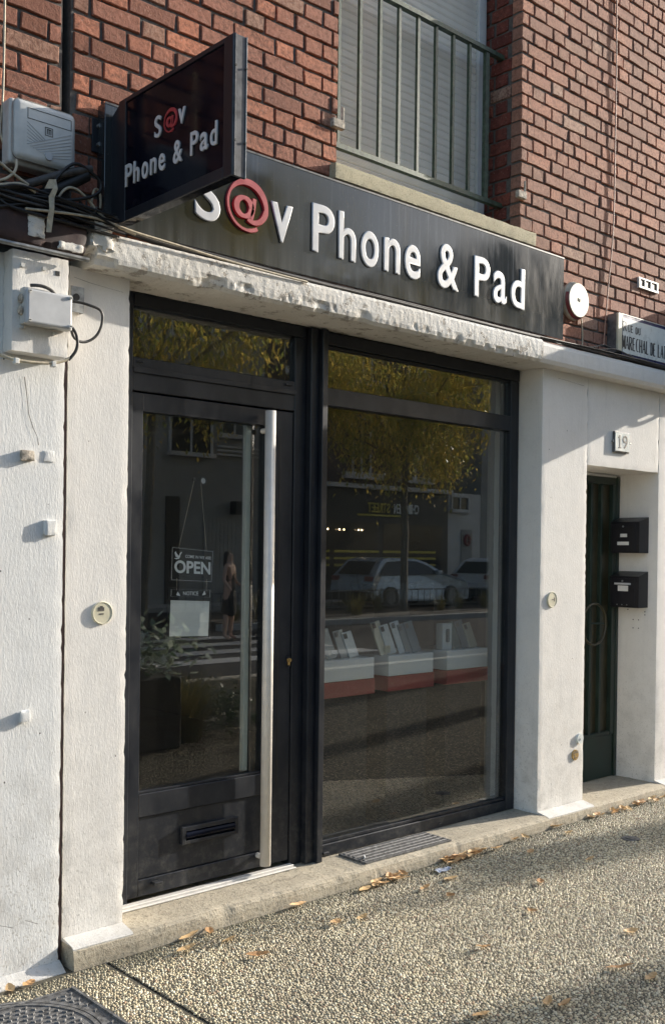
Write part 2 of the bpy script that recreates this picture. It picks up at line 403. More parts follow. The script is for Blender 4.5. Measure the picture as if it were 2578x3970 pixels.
def sweep_x(name, prof, x0, x1, mat, parent=None, step=.02, amp=.004, sc=25, chips=(), chipidx=(), seed=0, zslope=0, chipamp=.02, chipthr=.12):
    """profile list of (y,z), swept along x with noise; chips pull the listed profile points inwards"""
    bm = bmesh.new(); n = max(1, int((x1-x0)/step)); rows = []
    cy = sum(p[0] for p in prof)/len(prof); cz = sum(p[1] for p in prof)/len(prof)
    for i in range(n+1):
        x = x0+(x1-x0)*i/n; row = []
        for k, (y, z) in enumerate(prof):
            q = disp((x, y, z+zslope*(x-x0)), amp, sc, seed)
            if k in chipidx:
                t = max(0, noise.noise(Vector((x*5.5, seed, k*.8)))*.7+noise.noise(Vector((x*23, seed+4, k*1.3)))*.45-chipthr)
                t2 = sum(math.exp(-((x-cx)/wd)**2)*s for cx, wd, s in chips)
                a = t*chipamp*3.0+t2
                q.y += (cy-y)*0+a*(1 if y < cy else 0); q.z += a*(.9 if z < cz else -.6)
            row.append(bm.verts.new(q))
        rows.append(row)
    m = len(prof)
    for i in range(n):
        for k in range(m):
            bm.faces.new((rows[i][k], rows[i][(k+1) % m], rows[i+1][(k+1) % m], rows[i+1][k]))
    bm.faces.new(rows[0]); bm.faces.new(rows[-1][::-1])
    bmesh.ops.recalc_face_normals(bm, faces=bm.faces)
    me = bpy.data.meshes.new(name); bm.to_mesh(me); bm.free()
    return link(name, me, mat, parent)

def glyph(ch, x0, x1, z0, z1, off=.03, ext=.02, bev=.0, mirror=False, ysc=1.0):
    cu = bpy.data.curves.new('g', 'FONT'); cu.body = ch; cu.size = 1; cu.offset = off; cu.extrude = ext; cu.bevel_depth = bev; cu.resolution_u = 6
    ob = bpy.data.objects.new('g', cu); me = bpy.data.meshes.new_from_object(ob); bpy.data.objects.remove(ob)
    a = np.empty(len(me.vertices)*3); me.vertices.foreach_get('co', a); a = a.reshape(-1, 3)
    mn = a.min(0); mx = a.max(0)
    b = np.empty_like(a)
    b[:, 0] = x0+(a[:, 0]-mn[0])/(mx[0]-mn[0])*(x1-x0)
    b[:, 2] = z0+(a[:, 1]-mn[1])/(mx[1]-mn[1])*(z1-z0)
    b[:, 1] = -a[:, 2]*ysc
    if mirror: b[:, 0] = x0+x1-b[:, 0]
    me.vertices.foreach_set('co', b.ravel()); 
    if mirror: me.flip_normals()
    me.update(); return me
def bmerge(name, fn, mat, parent=None): return mk(name, fn, mat, parent)

def gz(x): return .007*(min(max(x, -6), 12)-1.8)

# ================================================================== GROUND
PX0 = 1.974; PX1 = 1.983
def ground_strip(bm, xs, y0, y1, z=None, dz=0):
    a = [bm.verts.new((x, y0, (gz(x) if z is None else z)+dz)) for x in xs]; b = [bm.verts.new((x, y1, (gz(x) if z is None else z)+dz)) for x in xs]
    for i in range(len(xs)-1): bm.faces.new((a[i], b[i], b[i+1], a[i+1]))
o = mk('ground', lambda bm: bmesh.ops.create_grid(bm, x_segments=1, y_segments=1, size=450, matrix=Matrix.Translation((0, 0, -.13))), 'asphalt'); tag(o, kind='structure')
def pv(bm):
    for xs in ([-60, -6, PX0], [PX1, 12, 90]):
        a = len(bm.verts)
        t = [[bm.verts.new((x, y, gz(x)+d)) for x in xs] for y, d in ((.3, 0), (-5.8, 0), (-5.8, -.12))]
        for r in range(2):
            for i in range(2): bm.faces.new((t[r][i], t[r+1][i], t[r+1][i+1], t[r][i+1]))
        for i0 in (0, 2):
            pass
o = mk('pavement', pv, 'pave'); tag(o, kind='structure')
o = mk('pavement_joint', lambda bm: ground_strip(bm, [PX0-.03, PX1+.03], .3, -5.8, z=-.005), 'step'); tag(o, kind='structure')
o = mk('kerb', lambda bm: (bx(bm, -60, 90, -6.02, -5.803, -.13, .055, .01)), 'step'); tag(o, kind='structure')
o = mk('road', lambda bm: ground_strip(bm, [-100, 120], -6.02, -19.0, z=-.10), 'asphalt'); tag(o, kind='structure')
for y in (-8.3, -9.4, -10.5, -11.6):
    o = mk('road_marking', lambda bm: ground_strip(bm, [4.5, 12.2], y, y-.52, z=-.094), 'roadpaint'); tag(o, kind='structure')
o = box('verge', 12.6, 80, -15.6, -13.3, -.13, .04, 'soil', bev=.02); tag(o, kind='structure')
o = box('kerb', 12.4, 80.2, -13.28, -13.1, -.13, .03, 'opp_grey', bev=.01); tag(o, kind='structure')
o = box('pavement', -100, 120, -20.9, -19.0, -.13, .02, 'opp_grey'); tag(o, kind='structure')

# bed for pebbles + pebbles (one joined mass)
def inside(x, y, m=.16):
    # visible part of the near pavement with a margin
    if y > -.03: return False
    l1 = (y+.30)*1.67+(x-1.464)*1.432      # bottom edge of frame
    l2 = (x-3.128)*1.76-(y+1.732)*3.07     # right edge
    return l1 > -m*2.4-.1 and l2 < m*5+.2
def pebbles():
    rng = np.random.default_rng(3)
    sp = .0118
    xs = np.arange(1.0, 7.4, sp); ys = np.arange(-2.25, 0, sp*.88)
    X, Y = np.meshgrid(xs, ys); X[::2] += sp/2
    X = X+rng.uniform(-.32, .32, X.shape)*sp; Y = Y+rng.uniform(-.32, .32, Y.shape)*sp
    X = X.ravel(); Y = Y.ravel()
    m = .16
    l1 = (Y+.30)*1.67+(X-1.464)*1.432; l2 = (X-3.128)*1.76-(Y+1.732)*3.07
    k = (Y < -.095) & (l1 > -m*2.4-.1) & (l2 < m*5+.2) & ((X < PX0-.012) | (X > PX1+.004))
    k &= ~((X > 1.08) & (X < 1.782) & (Y < -.208) & (Y > -.79)) & (((X-4.94)**2+(Y+.487)**2) > .052**2)
    k &= ~((X < 1.84) & (Y > -.12) & (Y > -.10))
    X = X[k]; Y = Y[k]; n = len(X)
    far = np.hypot(X, Y+3.5)
    sz = rng.uniform(.6, 1.3, n)*.0060; asp = rng.uniform(.6, .95, n); rot = rng.uniform(0, np.pi, n); ht = sz*rng.uniform(.55, .95, n)
    ang = np.arange(6)/6*2*np.pi
    ring = np.stack([np.cos(ang), np.sin(ang)], 1)
    V = np.zeros((n, 13, 3))
    c, s = np.cos(rot), np.sin(rot)
    for lvl, (rad, h, off) in enumerate(((1.0, -.25, 0), (.72, .72, 0))):
        jit = rng.uniform(.85, 1.15, (n, 6))
        px = ring[None, :, 0]*rad*jit*sz[:, None]; py = ring[None, :, 1]*rad*jit*(sz*asp)[:, None]
        V[:, lvl*6:lvl*6+6, 0] = X[:, None]+px*c[:, None]-py*s[:, None]
        V[:, lvl*6:lvl*6+6, 1] = Y[:, None]+px*s[:, None]+py*c[:, None]
        V[:, lvl*6:lvl*6+6, 2] = (h*ht)[:, None]
    V[:, 12, 0] = X; V[:, 12, 1] = Y; V[:, 12, 2] = ht
    V[:, :, 2] += (.007*(X-1.8))[:, None]+.0005
    F = []
    for i in range(6):
        j = (i+1) % 6
        F += [(i, j, 6+j), (i, 6+j, 6+i), (6+i, 6+j, 12)]
    F = np.array(F); idx = (F[None]+(np.arange(n)*13)[:, None, None]).reshape(-1)
    me = bpy.data.meshes.new('pebbles'); me.vertices.add(n*13); me.vertices.foreach_set('co', V.ravel())
    nf = n*18; me.loops.add(nf*3); me.loops.foreach_set('vertex_index', idx.astype(np.int32))
    me.polygons.add(nf); me.polygons.foreach_set('loop_start', np.arange(0, nf*3, 3, dtype=np.int32)); me.polygons.foreach_set('use_smooth', np.ones(nf, bool))
    me.update(calc_edges=True)
    at = me.attributes.new('rnd', 'FLOAT', 'FACE'); at.data.foreach_set('value', np.repeat(rng.random(n), 18).astype(np.float32))
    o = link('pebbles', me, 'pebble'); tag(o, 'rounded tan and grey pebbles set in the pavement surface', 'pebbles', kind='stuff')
    print('pebbles', n)
pebbles()
def bedf(bm):
    P = [(.95, -.02), (.95, -.6), (3.13, -2.3), (7.3, .0)]
    for pts in ([(x, y) for x, y in [(.95, .2), (.95, -.16), (1.972, -1.02), (1.972, .2)]], [(1.986, .2), (1.986, -1.03), (3.155, -2.03), (6.70, .0), (6.70, .2)]):
        bm.faces.new([bm.verts.new((x, y, gz(x)+.0015)) for x, y in pts])
o = mk('pavement_bed', bedf, 'bed'); tag(o, kind='structure')

# ================================================================== SHOP BUILDING
SB = thing('shop_building', 'red brick building with white plaster ground floor and black shopfront', 'building')
NB = thing('neighbour_building', 'brick and off-white plaster building left of the vertical crack', 'building')
# plaster piers
rough_box('plaster_pier', 1.842, 2.102, 0, .34, .085, 2.612, 'plaster', SB, .02, .0006, 14, 1)
rough_box('plaster_pier', 4.763, 5.208, 0, .34, .088, 2.612, 'plaster', SB, .02, .0006, 14, 2)
rough_box('door_head', 5.208, 6.012, .001, .34, 2.09, 2.612, 'plaster', SB, .02, .0006, 14, 3)
rough_box('plaster_pier', 6.012, 9.5, 0, .34, .088, 2.612, 'plaster', SB, .03, .0006, 14, 4)
# coved joint under the ledge
# ledge: battered concrete band over the shopfront
sweep_x('lintel_ledge', [(.06, 2.745), (-.03, 2.738), (-.10, 2.730), (-.115, 2.724), (-.119, 2.712), (-.120, 2.69), (-.119, 2.66), (-.117, 2.638), (-.112, 2.620), (-.096, 2.606), (0, 2.606), (.165, 2.612), (.17, 2.65)],
        1.892, 4.60, 'ledge', SB, .007, .0016, 45, chips=((2.42, .06, .010), (3.0, .03, .008), (3.25, .04, .008), (3.9, .03, .005)), chipidx=(7, 8, 9), seed=2, chipamp=.008, chipthr=.20)
sweep_x('lintel_ledge', [(.06, 2.745), (-.03, 2.738), (-.09, 2.725), (-.10, 2.70), (-.10, 2.66), (-.098, 2.63), (-.085, 2.61), (0, 2.608), (.165, 2.612), (.17, 2.65)],
        4.602, 9.5, 'plaster', SB, .03, .0015, 20, seed=5)
# a plaster coat over the soffit
# mortar body of the upper wall
WX0, WX1, WZ0 = 3.182, 4.532, 3.33
MY = .0095
def wall_body(par, spans, mat='mortar'):
    for (x0, x1, z0, z1, y1) in spans: box('mortar_wall', x0, x1, MY, y1, z0, z1, mat, par)
wall_body(SB, [(1.843, WX0-.012, 2.70, 6.2, .34), (WX1+.012, 9.5, 2.70, 6.2, .34), (WX0-.012, WX1+.012, 2.70, WZ0-.02, .34), (WX0-.012, WX1+.012, 5.45, 6.2, .34)])
wall_body(NB, [(-1.5, 1.808, 2.66, 6.2, .30)])

def brick_mesh(L, H, D, seed):
    rnd = random.Random(seed)
    def ju(s): return rnd.uniform(-s, s)
    g = .0
    pts = []
    hx, hz = L/2, H/2
    per = [(-hx, -hz), (-hx*.35, -hz), (hx*.3, -hz), (hx, -hz), (hx, hz), (hx*.3, hz), (-hx*.3, hz), (-hx, hz)]
    for (x, z) in per:
        pts.append((x+ju(.0032), z+ju(.0028)))
    bm = bmesh.new(); rings = []
    for (ins, y) in ((.0035, 0), (0, .004), (0, D)):
        ring = []
        for (x, z) in pts:
            ring.append(bm.verts.new((x-math.copysign(ins, x), y+(ju(.0008) if y == 0 else 0), z-math.copysign(ins, z))))
        rings.append(ring)
    n = len(pts)
    bm.faces.new(rings[0])
    for a, b in ((0, 1), (1, 2)):
        for i in range(n): bm.faces.new((rings[a][i], rings[b][i], rings[b][(i+1) % n], rings[a][(i+1) % n]))
    bmesh.ops.recalc_face_normals(bm, faces=bm.faces)
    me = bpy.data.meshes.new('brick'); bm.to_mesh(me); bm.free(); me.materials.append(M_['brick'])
    return me
JT = .0125; CH = .0745; ST = .222; HD = .112; PER = ST+HD+.0005
BM_S = [brick_mesh(ST-JT, CH-JT+.001, .07, i) for i in range(10)]
BM_H = [brick_mesh(HD-JT, CH-JT+.001, .07, 50+i) for i in range(10)]
def row_z(k): return 3.525+CH*k
camM = cam.matrix_world.inverted()
def px(P):
    v = camM @ Vector(P)
    if v.z > -.1: return None
    s = 3984.09/(-v.z); return (1289+s*v.x, 1985+174.63-s*v.y, -v.z)
def collect(x_lo, x_hi, zlo, zhi, hole=None, phase0=1.972):
    out = []
    k0 = int(math.floor((zlo-3.525)/CH)); k1 = int(math.ceil((zhi-3.525)/CH))
    rr = random.Random(11)
    for k in range(k0, k1+1):
        z = row_z(k)
        if z-CH/2 < zlo-.03: continue
        ph = phase0+(0 if k % 2 == 0 else .168+.0)+rr.uniform(-.006, .006)
        x = ph-math.ceil((ph-x_lo)/PER+1)*PER; seq = 0
        typ = 'H'
        while x < x_hi:
            if typ == 'S' and rr.random() < .16: segs = [ST/2, ST/2]
            else: segs = [ST if typ == 'S' else HD]
            for L in segs:
                a, b = x, x+L; x += L
                spans = [(a, b)]
                if hole and z > hole[2]-CH*.4 and z < hole[3]:
                    spans = []
                    if a < hole[0]: spans.append((a, min(b, hole[0])))
                    if b > hole[1]: spans.append((max(a, hole[1]), b))
                for (p, q) in spans:
                    p = max(p, x_lo); q = min(q, x_hi)
                    if q-p > .03: out.append(((p+q)/2, z, q-p, L))
            typ = 'S' if typ == 'H' else 'H'
    return out
def lay(par, bricks, limit=300):
    vis = []; rest = []
    for (x, z, L, full) in bricks:
        p = px((x, 0, z))
        inn = p and -60 < p[0] < 2640 and -60 < p[1] < 4000
        hidden = (2.63 < x < 4.83 and z < 3.22) or (x < 4.95 and z < 2.80)
        (vis if inn and not hidden else rest).append((p[2] if p else 99, x, z, L, full))
    vis.sort(); rest += vis[limit:]; vis = vis[:limit]
    def inst(x, z, L, full):
        pool = BM_S if full > .15 else BM_H
        base = (ST if full > .15 else HD)
        return random.choice(pool), (L-JT)/(base-JT)
    for (d, x, z, L, full) in vis:
        me, sx = inst(x, z, L, full)
        o = link('brick', me, None, par); o.location = (x, random.uniform(-.0035, .003), z+random.uniform(-.002, .002))
        o.scale = (sx, 1, 1); o.rotation_euler = (random.uniform(-.012, .012), random.uniform(-.008, .011), random.uniform(-.008, .008))
    if rest:
        vs = []; fs = []; rn = []
        base = 0
        for (d, x, z, L, full) in rest:
            me, sx = inst(x, z, L, full)
            yy = random.uniform(-.0025, .002)
            for v in me.vertices: vs.append((x+v.co.x*sx, yy+v.co.y, z+v.co.z))
            rv = random.random()
            for p in me.polygons: fs.append([base+i for i in p.vertices]); rn.append(rv)
            base += len(me.vertices)
        me = bpy.data.meshes.new('brickwork'); me.from_pydata(vs, [], fs); me.update()
        at = me.attributes.new('rnd', 'FLOAT', 'FACE'); at.data.foreach_set('value', rn)
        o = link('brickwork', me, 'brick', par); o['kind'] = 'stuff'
lay(SB, collect(1.846, 9.4, 2.76, 6.15, (WX0, WX1, WZ0, 5.45)))
lay(NB, collect(-1.4, 1.806, 2.70, 6.15, None, 1.806-ST-HD))
# reveal bricks of the window's right jamb (and left)
def reveal_brick_mesh(L, seed):
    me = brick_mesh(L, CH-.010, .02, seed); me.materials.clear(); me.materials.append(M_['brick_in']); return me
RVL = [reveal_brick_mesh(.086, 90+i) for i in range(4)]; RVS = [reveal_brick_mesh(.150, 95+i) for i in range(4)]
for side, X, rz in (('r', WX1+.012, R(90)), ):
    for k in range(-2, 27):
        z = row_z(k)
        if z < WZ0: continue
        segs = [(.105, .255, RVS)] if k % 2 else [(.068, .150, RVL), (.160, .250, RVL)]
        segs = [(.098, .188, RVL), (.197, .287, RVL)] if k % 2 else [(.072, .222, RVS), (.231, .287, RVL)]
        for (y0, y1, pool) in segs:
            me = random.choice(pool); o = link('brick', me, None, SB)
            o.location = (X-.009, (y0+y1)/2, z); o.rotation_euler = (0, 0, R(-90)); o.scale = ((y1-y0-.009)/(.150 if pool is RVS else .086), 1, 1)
# window sill
rough_box('window_sill', 3.13, 4.625, -.045, .30, 3.252, 3.324, 'sill', SB, .015, .0012, 30, 9, .006)
# roller shutter
def slat(bm):
    pr = [(.262, 0), (.257, .004), (.256, .020), (.258, .034), (.262, .0385)]
    v = [[bm.verts.new((x, y, z)) for y, z in pr] for x in (WX0, 4.45)]
    for i in range(4): bm.faces.new((v[0][i], v[1][i], v[1][i+1], v[0][i+1]))
    for j in range(4):   # fine pressed ribs
        z = .007+j*.0075; bx(bm, WX0, 4.45, .2535, .2572, z, z+.0025)
RS = link('roller_shutter', bpy.data.meshes.new('roller_shutter'), None, SB) if False else None
RS = bpy.data.objects.new('roller_shutter', None); COL.objects.link(RS); RS.parent = SB
s0 = mk('slat', slat, 'shutter', RS); s0.location.z = 3.34
for i in range(1, 54):
    c = s0.copy(); COL.objects.link(c); c.parent = RS; c.location.z = 3.34+i*.0392
box('backing', WX0, 4.452, .264, .30, 3.33, 5.45, 'cable_g', RS)
box('window_frame', 4.452, 4.50, .235, .30, 3.33, 5.45, 'pvc', SB, .003); box('window_frame', 4.502, 4.532, .25, .30, 3.33, 5.45, 'pvc', SB, .002)
# railing
RG = bpy.data.objects.new('window_railing', None); COL.objects.link(RG); RG.parent = SB
for x in (3.305, 3.444, 3.580, 3.715, 3.853, 3.989, 4.124, 4.256):
    rough_box('bar', x-.0085, x+.0085, .130, .147, 3.50, 4.315, 'green', RG, .05, .0004, 20, x, 0)
rough_box('bar', 4.385, 4.415, .128, .150, 3.50, 4.31, 'green', RG, .05, .0004, 20, 3, 0)
rough_box('rail', WX0-.02, 4.56, .122, .155, 4.305, 4.328, 'green', RG, .05, .0008, 20, 4, 0)
rough_box('rail', WX0-.02, 4.56, .124, .153, 3.482, 3.506, 'green', RG, .05, .0008, 20, 5, 0)
# shutter hinge pins in the jambs
def hinge(x, z, par):
    o = mk('hinge_pin', lambda bm: (bx(bm, x-.05, x+.022, -.022, .004, z-.02, z+.02, .003), cyl(bm, (x+.014, -.012, z+.05), .006, .065)), 'rust', par); return o
hinge(3.185, 3.515, SB); hinge(4.545, 3.52, SB); 

# --- step and kerb of the facade
sweep_x('door_step', [(.42, .09), (-.055, .089), (-.074, .083), (-.083, .072), (-.087, .05), (-.089, 0), (-.09, -.08), (.42, -.08)], 1.845, 9.5, 'step', SB, .0125, .0014, 22,
        chips=((2.53, .035, .005), (3.985, .02, .004)), chipidx=(2, 3, 4), seed=8, chipamp=.003, chipthr=.25)
def skirting(x0, x1):
    sweep_x('skirting', [(.0, .102), (-.070, .0865), (-.080, .080), (-.080, .07), (.0, .07)], x0, x1, 'skirt', SB, .03, .0012, 30, seed=3)
skirting(1.846, 2.10); skirting(4.765, 5.21); skirting(6.014, 9.4)
# right doorway floor is the step; grate in the step
GR = bpy.data.objects.new('drain_grate', None); COL.objects.link(GR); GR.parent = SB
mk('frame', lambda bm: (bx(bm, 3.37, 3.975, -.052, -.042, .0905, .099), bx(bm, 3.37, 3.975, .128, .138, .0905, .099), bx(bm, 3.37, 3.380, -.042, .128, .0905, .099), bx(bm, 3.965, 3.975, -.042, .128, .0905, .099)), 'iron', GR)
for i in range(5):
    y = -.026+i*.034
    box('slat', 3.381, 3.964, y-.008, y+.008, .0915, .102, 'iron', GR, .002)
box('tray', 3.381, 3.964, -.041, .127, .0902, .0912, 'cable', GR)
# dark damp patches and crack on the step
def crack(name, pts, wd, mat, par, z):
    def fn(bm):
        L = []
        for i, p in enumerate(pts):
            w_ = wd*(.3+random.random()); L.append((bm.verts.new((p[0], p[1]-w_, z)), bm.verts.new((p[0], p[1]+w_, z))))
        for a, b in zip(L, L[1:]): bm.faces.new((a[0], b[0], b[1], a[1]))
    return mk(name, fn, mat, par)
crack('crack', [(2.48, -.05, 0), (2.46, 0, 0), (2.47, .03, 0), (2.44, .07, 0), (2.40, .10, 0)], .0012, 'cable', SB, .0922)
crack('crack', [(2.75+i*.045, .02+.012*math.sin(i*2.3), 0) for i in range(9)], .0012, 'cable', SB, .0922)

# --- second door, doorway at right
DR = bpy.data.objects.new('entrance_door', None); COL.objects.link(DR); DR.parent = SB; DR['label'] = 'dark green metal door with ribbed glass'
box('frame', 5.14, 5.99, .292, .34, .40, .372, 'door_green', DR) if False else None
box('panel', 5.15, 5.975, .290, .33, .093, .372, 'door_green', DR, .003)
box('ribbed_glass', 5.15, 5.93, .312, .33, .372, 2.02, 'door_rib', DR)
box('rail', 5.15, 5.975, .285, .33, 2.02, 2.068, 'door_green', DR, .003)
box('rail', 5.15, 5.93, .285, .33, .372, .395, 'door_green', DR, .002)
for x in (5.36, 5.47, 5.585, 5.697, 5.812):
    box('bar', x-.011, x+.011, .286, .33, .395, 2.02, 'door_green', DR, .002)
box('frame', 5.932, 5.975, .282, .33, .372, 2.02, 'door_green', DR, .003)
box('frame', 5.977, 6.006, .278, .33, .093, 2.075, 'door_green', DR, .003)
box('frame', 5.15, 5.976, .284, .33, 2.069, 2.086, 'skirt', DR, .003)
def ring_pts(cx, cz, r, y, n=32, sq=1.0): return [(cx+r*math.cos(a), y, cz+r*sq*math.sin(a)) for a in [i/n*2*math.pi for i in range(n)]]
HN = tube('door_handle', ring_pts(5.645, 1.114, .132, .225), .008, 'door_rib', DR, True, True)
tube('stay', [(5.70, .29, 1.114), (5.765, .228, 1.114)], .006, 'door_green', DR, False)
# mailboxes
def mailbox(z0, z1, label, letter, names):
    T = thing('mailbox', label, 'mailbox', 'black mailboxes on the doorway side', (5.96, .18, z0))
    X = 5.90
    o = prism('body', [(6.010, z0), (6.010, z1), (5.965, z1-.004), (X, z1-.032), (X, z0)], .085, .272, 'mail', T, axis='y', bev=.002) if False else None
    def bodyf(bm):
        pts = [(6.012, z0), (6.012, z1), (X-.004, z1-.032), (X, z1-.036), (X, z0)]
        v0 = [bm.verts.new((a, .066, b)) for a, b in pts]; v1 = [bm.verts.new((a, .277, b)) for a, b in pts]
        bm.faces.new(v0[::-1]); bm.faces.new(v1)
        for i in range(5): bm.faces.new((v0[i], v0[(i+1) % 5], v1[(i+1) % 5], v1[i]))
    o = mk('body', bodyf, 'mail', T)
    mk('door_panel', lambda bm: bx(bm, X-.007, X-.001, .092, .268, z0+.012, z1-.045, .002), 'mail', T)
    mk('lock', lambda bm: cyl(bm, (X-.009, .18, z1-.062), .006, .006, 'x', 16), 'zinc', T)
    mk('slot', lambda bm: bx(bm, X-.0085, X-.0072, .11, .255, z1-.083, z1-.070), 'cable', T)
    for i, (yy, zz, w_, h_) in enumerate(names): mk('name_label', lambda bm: bx(bm, X-.0086, X-.0072, yy-w_/2, yy+w_/2, zz-h_/2, zz+h_/2), 'paper', T)
    for i in range(5):
        mk('vent_hole', lambda bm: cyl(bm, (X-.008, .11+i*.036, z0+.018), .004, .002, 'x', 10), 'cable' if not (letter and i in (1, 2, 3)) else 'zinc', T)
    if letter:
        mk('letter', lambda bm: bx(bm, X-.016, X-.0075, .118, .235, z1-.086, z1-.074), 'gplastic', T)
    for ch in T.children: ch.location -= Vector(T.location)
    return T
mailbox(1.572, 1.806, 'black mailbox with two white name labels, the upper one in the doorway', False, [(.176, 1.686, .05, .022), (.180, 1.634, .085, .022)])
mailbox(1.218, 1.452, 'black mailbox with mail in its slot, the lower one in the doorway', True, [(.176, 1.342, .075, .036)])
for (y, z) in ((.21, 1.20), (.085, 1.19), (.085, 1.17), (.17, 1.135), (.13, 1.135), (.17, 1.08), (.13, 1.08)):
    mk('screw_hole', lambda bm: cyl(bm, (6.0105, y, z), .0035, .004, 'x', 8), 'cable', SB)

# ================================================================== SHOPFRONT (parts of the building)
FR = bpy.data.objects.new('shopfront_frame', None); COL.objects.link(FR); FR.parent = SB
def fb(n, x0, x1, y0, y1, z0, z1, bev=.0025, mat='frame', par=None): return box(n, x0, x1, y0, y1, z0, z1, mat, par or FR, bev)
YF = .160
fb('stile', 2.104, 2.216, YF, .24, .092, 2.608)
fb('head_rail', 2.218, 3.148, YF, .24, 2.556, 2.608)
fb('stile', 3.082, 3.150, YF+.004, .24, .092, 2.554)
fb('transom_rail', 2.218, 3.080, YF+.003, .24, 2.209, 2.346)
fb('transom_bead', 2.218, 3.080, YF-.006, YF+.002, 2.283, 2.305, .001)
fb('mullion', 3.152, 3.200, .130, .24, .092, 2.606)
fb('mullion', 3.202, 3.236, .105, .24, .091, 2.604)
fb('head_rail', 3.238, 4.756, YF-.004, .24, 2.546, 2.606)
fb('stile', 4.684, 4.758, YF, .24, .092, 2.544)
fb('transom_rail', 3.238, 4.682, YF, .24, 2.257, 2.342)
fb('bottom_rail', 3.238, 4.682, YF, .24, .092, .150)
fb('bottom_bead', 3.238, 4.682, YF+.012, .24, .152, .166, .001)
fb('head_bead', 3.238, 4.682, YF+.012, .2, 2.532, 2.544, .001)
fb('pane', 2.218, 3.080, .186, .190, 2.348, 2.554, 0, 'glass')
fb('pane', 3.238, 4.682, .186, .190, 2.344, 2.531, 0, 'glass')
fb('pane', 3.238, 4.682, .186, .190, .168, 2.255, 0, 'glass')
fb('weep_cap', 3.28, 3.315, YF-.016, YF-.001, .105, .117)
fb('weep_cap', 4.11, 4.14, YF-.005, YF-.001, .110, .117)
fb('weep_cap', 2.236, 2.262, YF-.006, YF+.002, 2.324, 2.332)
fb('weep_cap', 3.02, 3.06, YF-.006, YF+.002, 2.322, 2.334)
# door leaf
DL = bpy.data.objects.new('shop_door', None); COL.objects.link(DL); DL.parent = SB
YD = .170
def db(n, x0, x1, y0, y1, z0, z1, bev=.002, mat='frame'): return box(n, x0, x1, y0, y1, z0, z1, mat, DL, bev)
db('stile', 2.219, 2.272, YD, .235, .118, 2.202)
db('stile', 2.925, 3.078, YD, .235, .118, 2.202)
db('top_rail', 2.273, 2.924, YD, .235, 2.128, 2.202)
db('middle_rail', 2.273, 2.924, YD, .235, .447, .542)
db('kick_panel', 2.273, 2.924, YD+.010, .235, .188, .445)
db('bottom_rail', 2.273, 2.924, YD, .235, .118, .186)
db('glazing_bead', 2.273, 2.924, YD+.008, .2, .543, .552, .001)
db('pane', 2.273, 2.924, .198, .202, .553, 2.127, 0, 'glass')
db('slit', 2.998, 3.004, YD-.0015, YD-.0003, .45, 2.12, 0, 'cable')
db('threshold', 2.106, 3.080, .128, .16, .092, .106, .002, 'alu')
db('threshold_lip', 2.106, 3.080, .110, .126, .091, .098, .002, 'alu')
db('door_stop', 2.335, 2.375, YD-.03, YD-.001, .158, .172, .002, 'frame')
db('lock_plate', 3.052, 3.074, YD-.004, YD-.0005, 1.015, 1.075, .006, 'frame')
mk('lock_cylinder', lambda bm: (cyl(bm, (3.063, YD-.010, 1.052), .009, .014, 'y', 16), bx(bm, 3.058, 3.068, YD-.014, YD-.003, 1.028, 1.048, .002)), 'brass', DL)
# letter slot
mk('letter_slot', lambda bm: (bx(bm, 2.482, 2.500, YD-.012, YD+.009, .296, .372, .002), bx(bm, 2.762, 2.780, YD-.012, YD+.009, .296, .372, .002), bx(bm, 2.500, 2.762, YD-.010, YD+.009, .352, .371, .001), bx(bm, 2.500, 2.762, YD-.010, YD+.009, .297, .311, .001)), 'frame', DL)
mk('letter_flap', lambda bm: cyl(bm, (2.631, YD-.0, .333), .016, .258, 'x', 20), 'black', DL)
# pull handle
def hnd(bm):
    cyl(bm, (2.902, .118, 1.163), .0245, 2.05, 'z', 40)
mk('door_handle', hnd, 'alu', DL, True)
for z in (.175, 2.10): mk('handle_bracket', lambda bm: cyl(bm, (2.896, .152, z), .012, .034, 'y', 20), 'alu', DL)

# --- interior
IN = bpy.data.objects.new('shop_interior', None); COL.objects.link(IN); IN.parent = SB
box('floor', 2.1, 5.1, .26, 5.0, .05, .10, 'innerfloor', IN)
box('back_wall', 2.1, 5.1, 5.0, 5.1, .1, 2.75, 'inner', IN)
box('side_wall', 2.0, 2.1, .36, 5.0, .1, 2.75, 'inner', IN)
box('side_wall', 5.1, 5.2, .36, 5.0, .1, 2.75, 'inner', IN)
box('ceiling', 2.0, 5.2, .26, 5.0, 2.63, 2.73, 'inner', IN)
box('column', 4.90, 5.06, .36, .50, .10, 2.62, 'opp_grey', IN)
box('jamb_post', 2.838, 2.868, .212, .236, .556, 2.125, 'pale', IN, .003)
PST = None
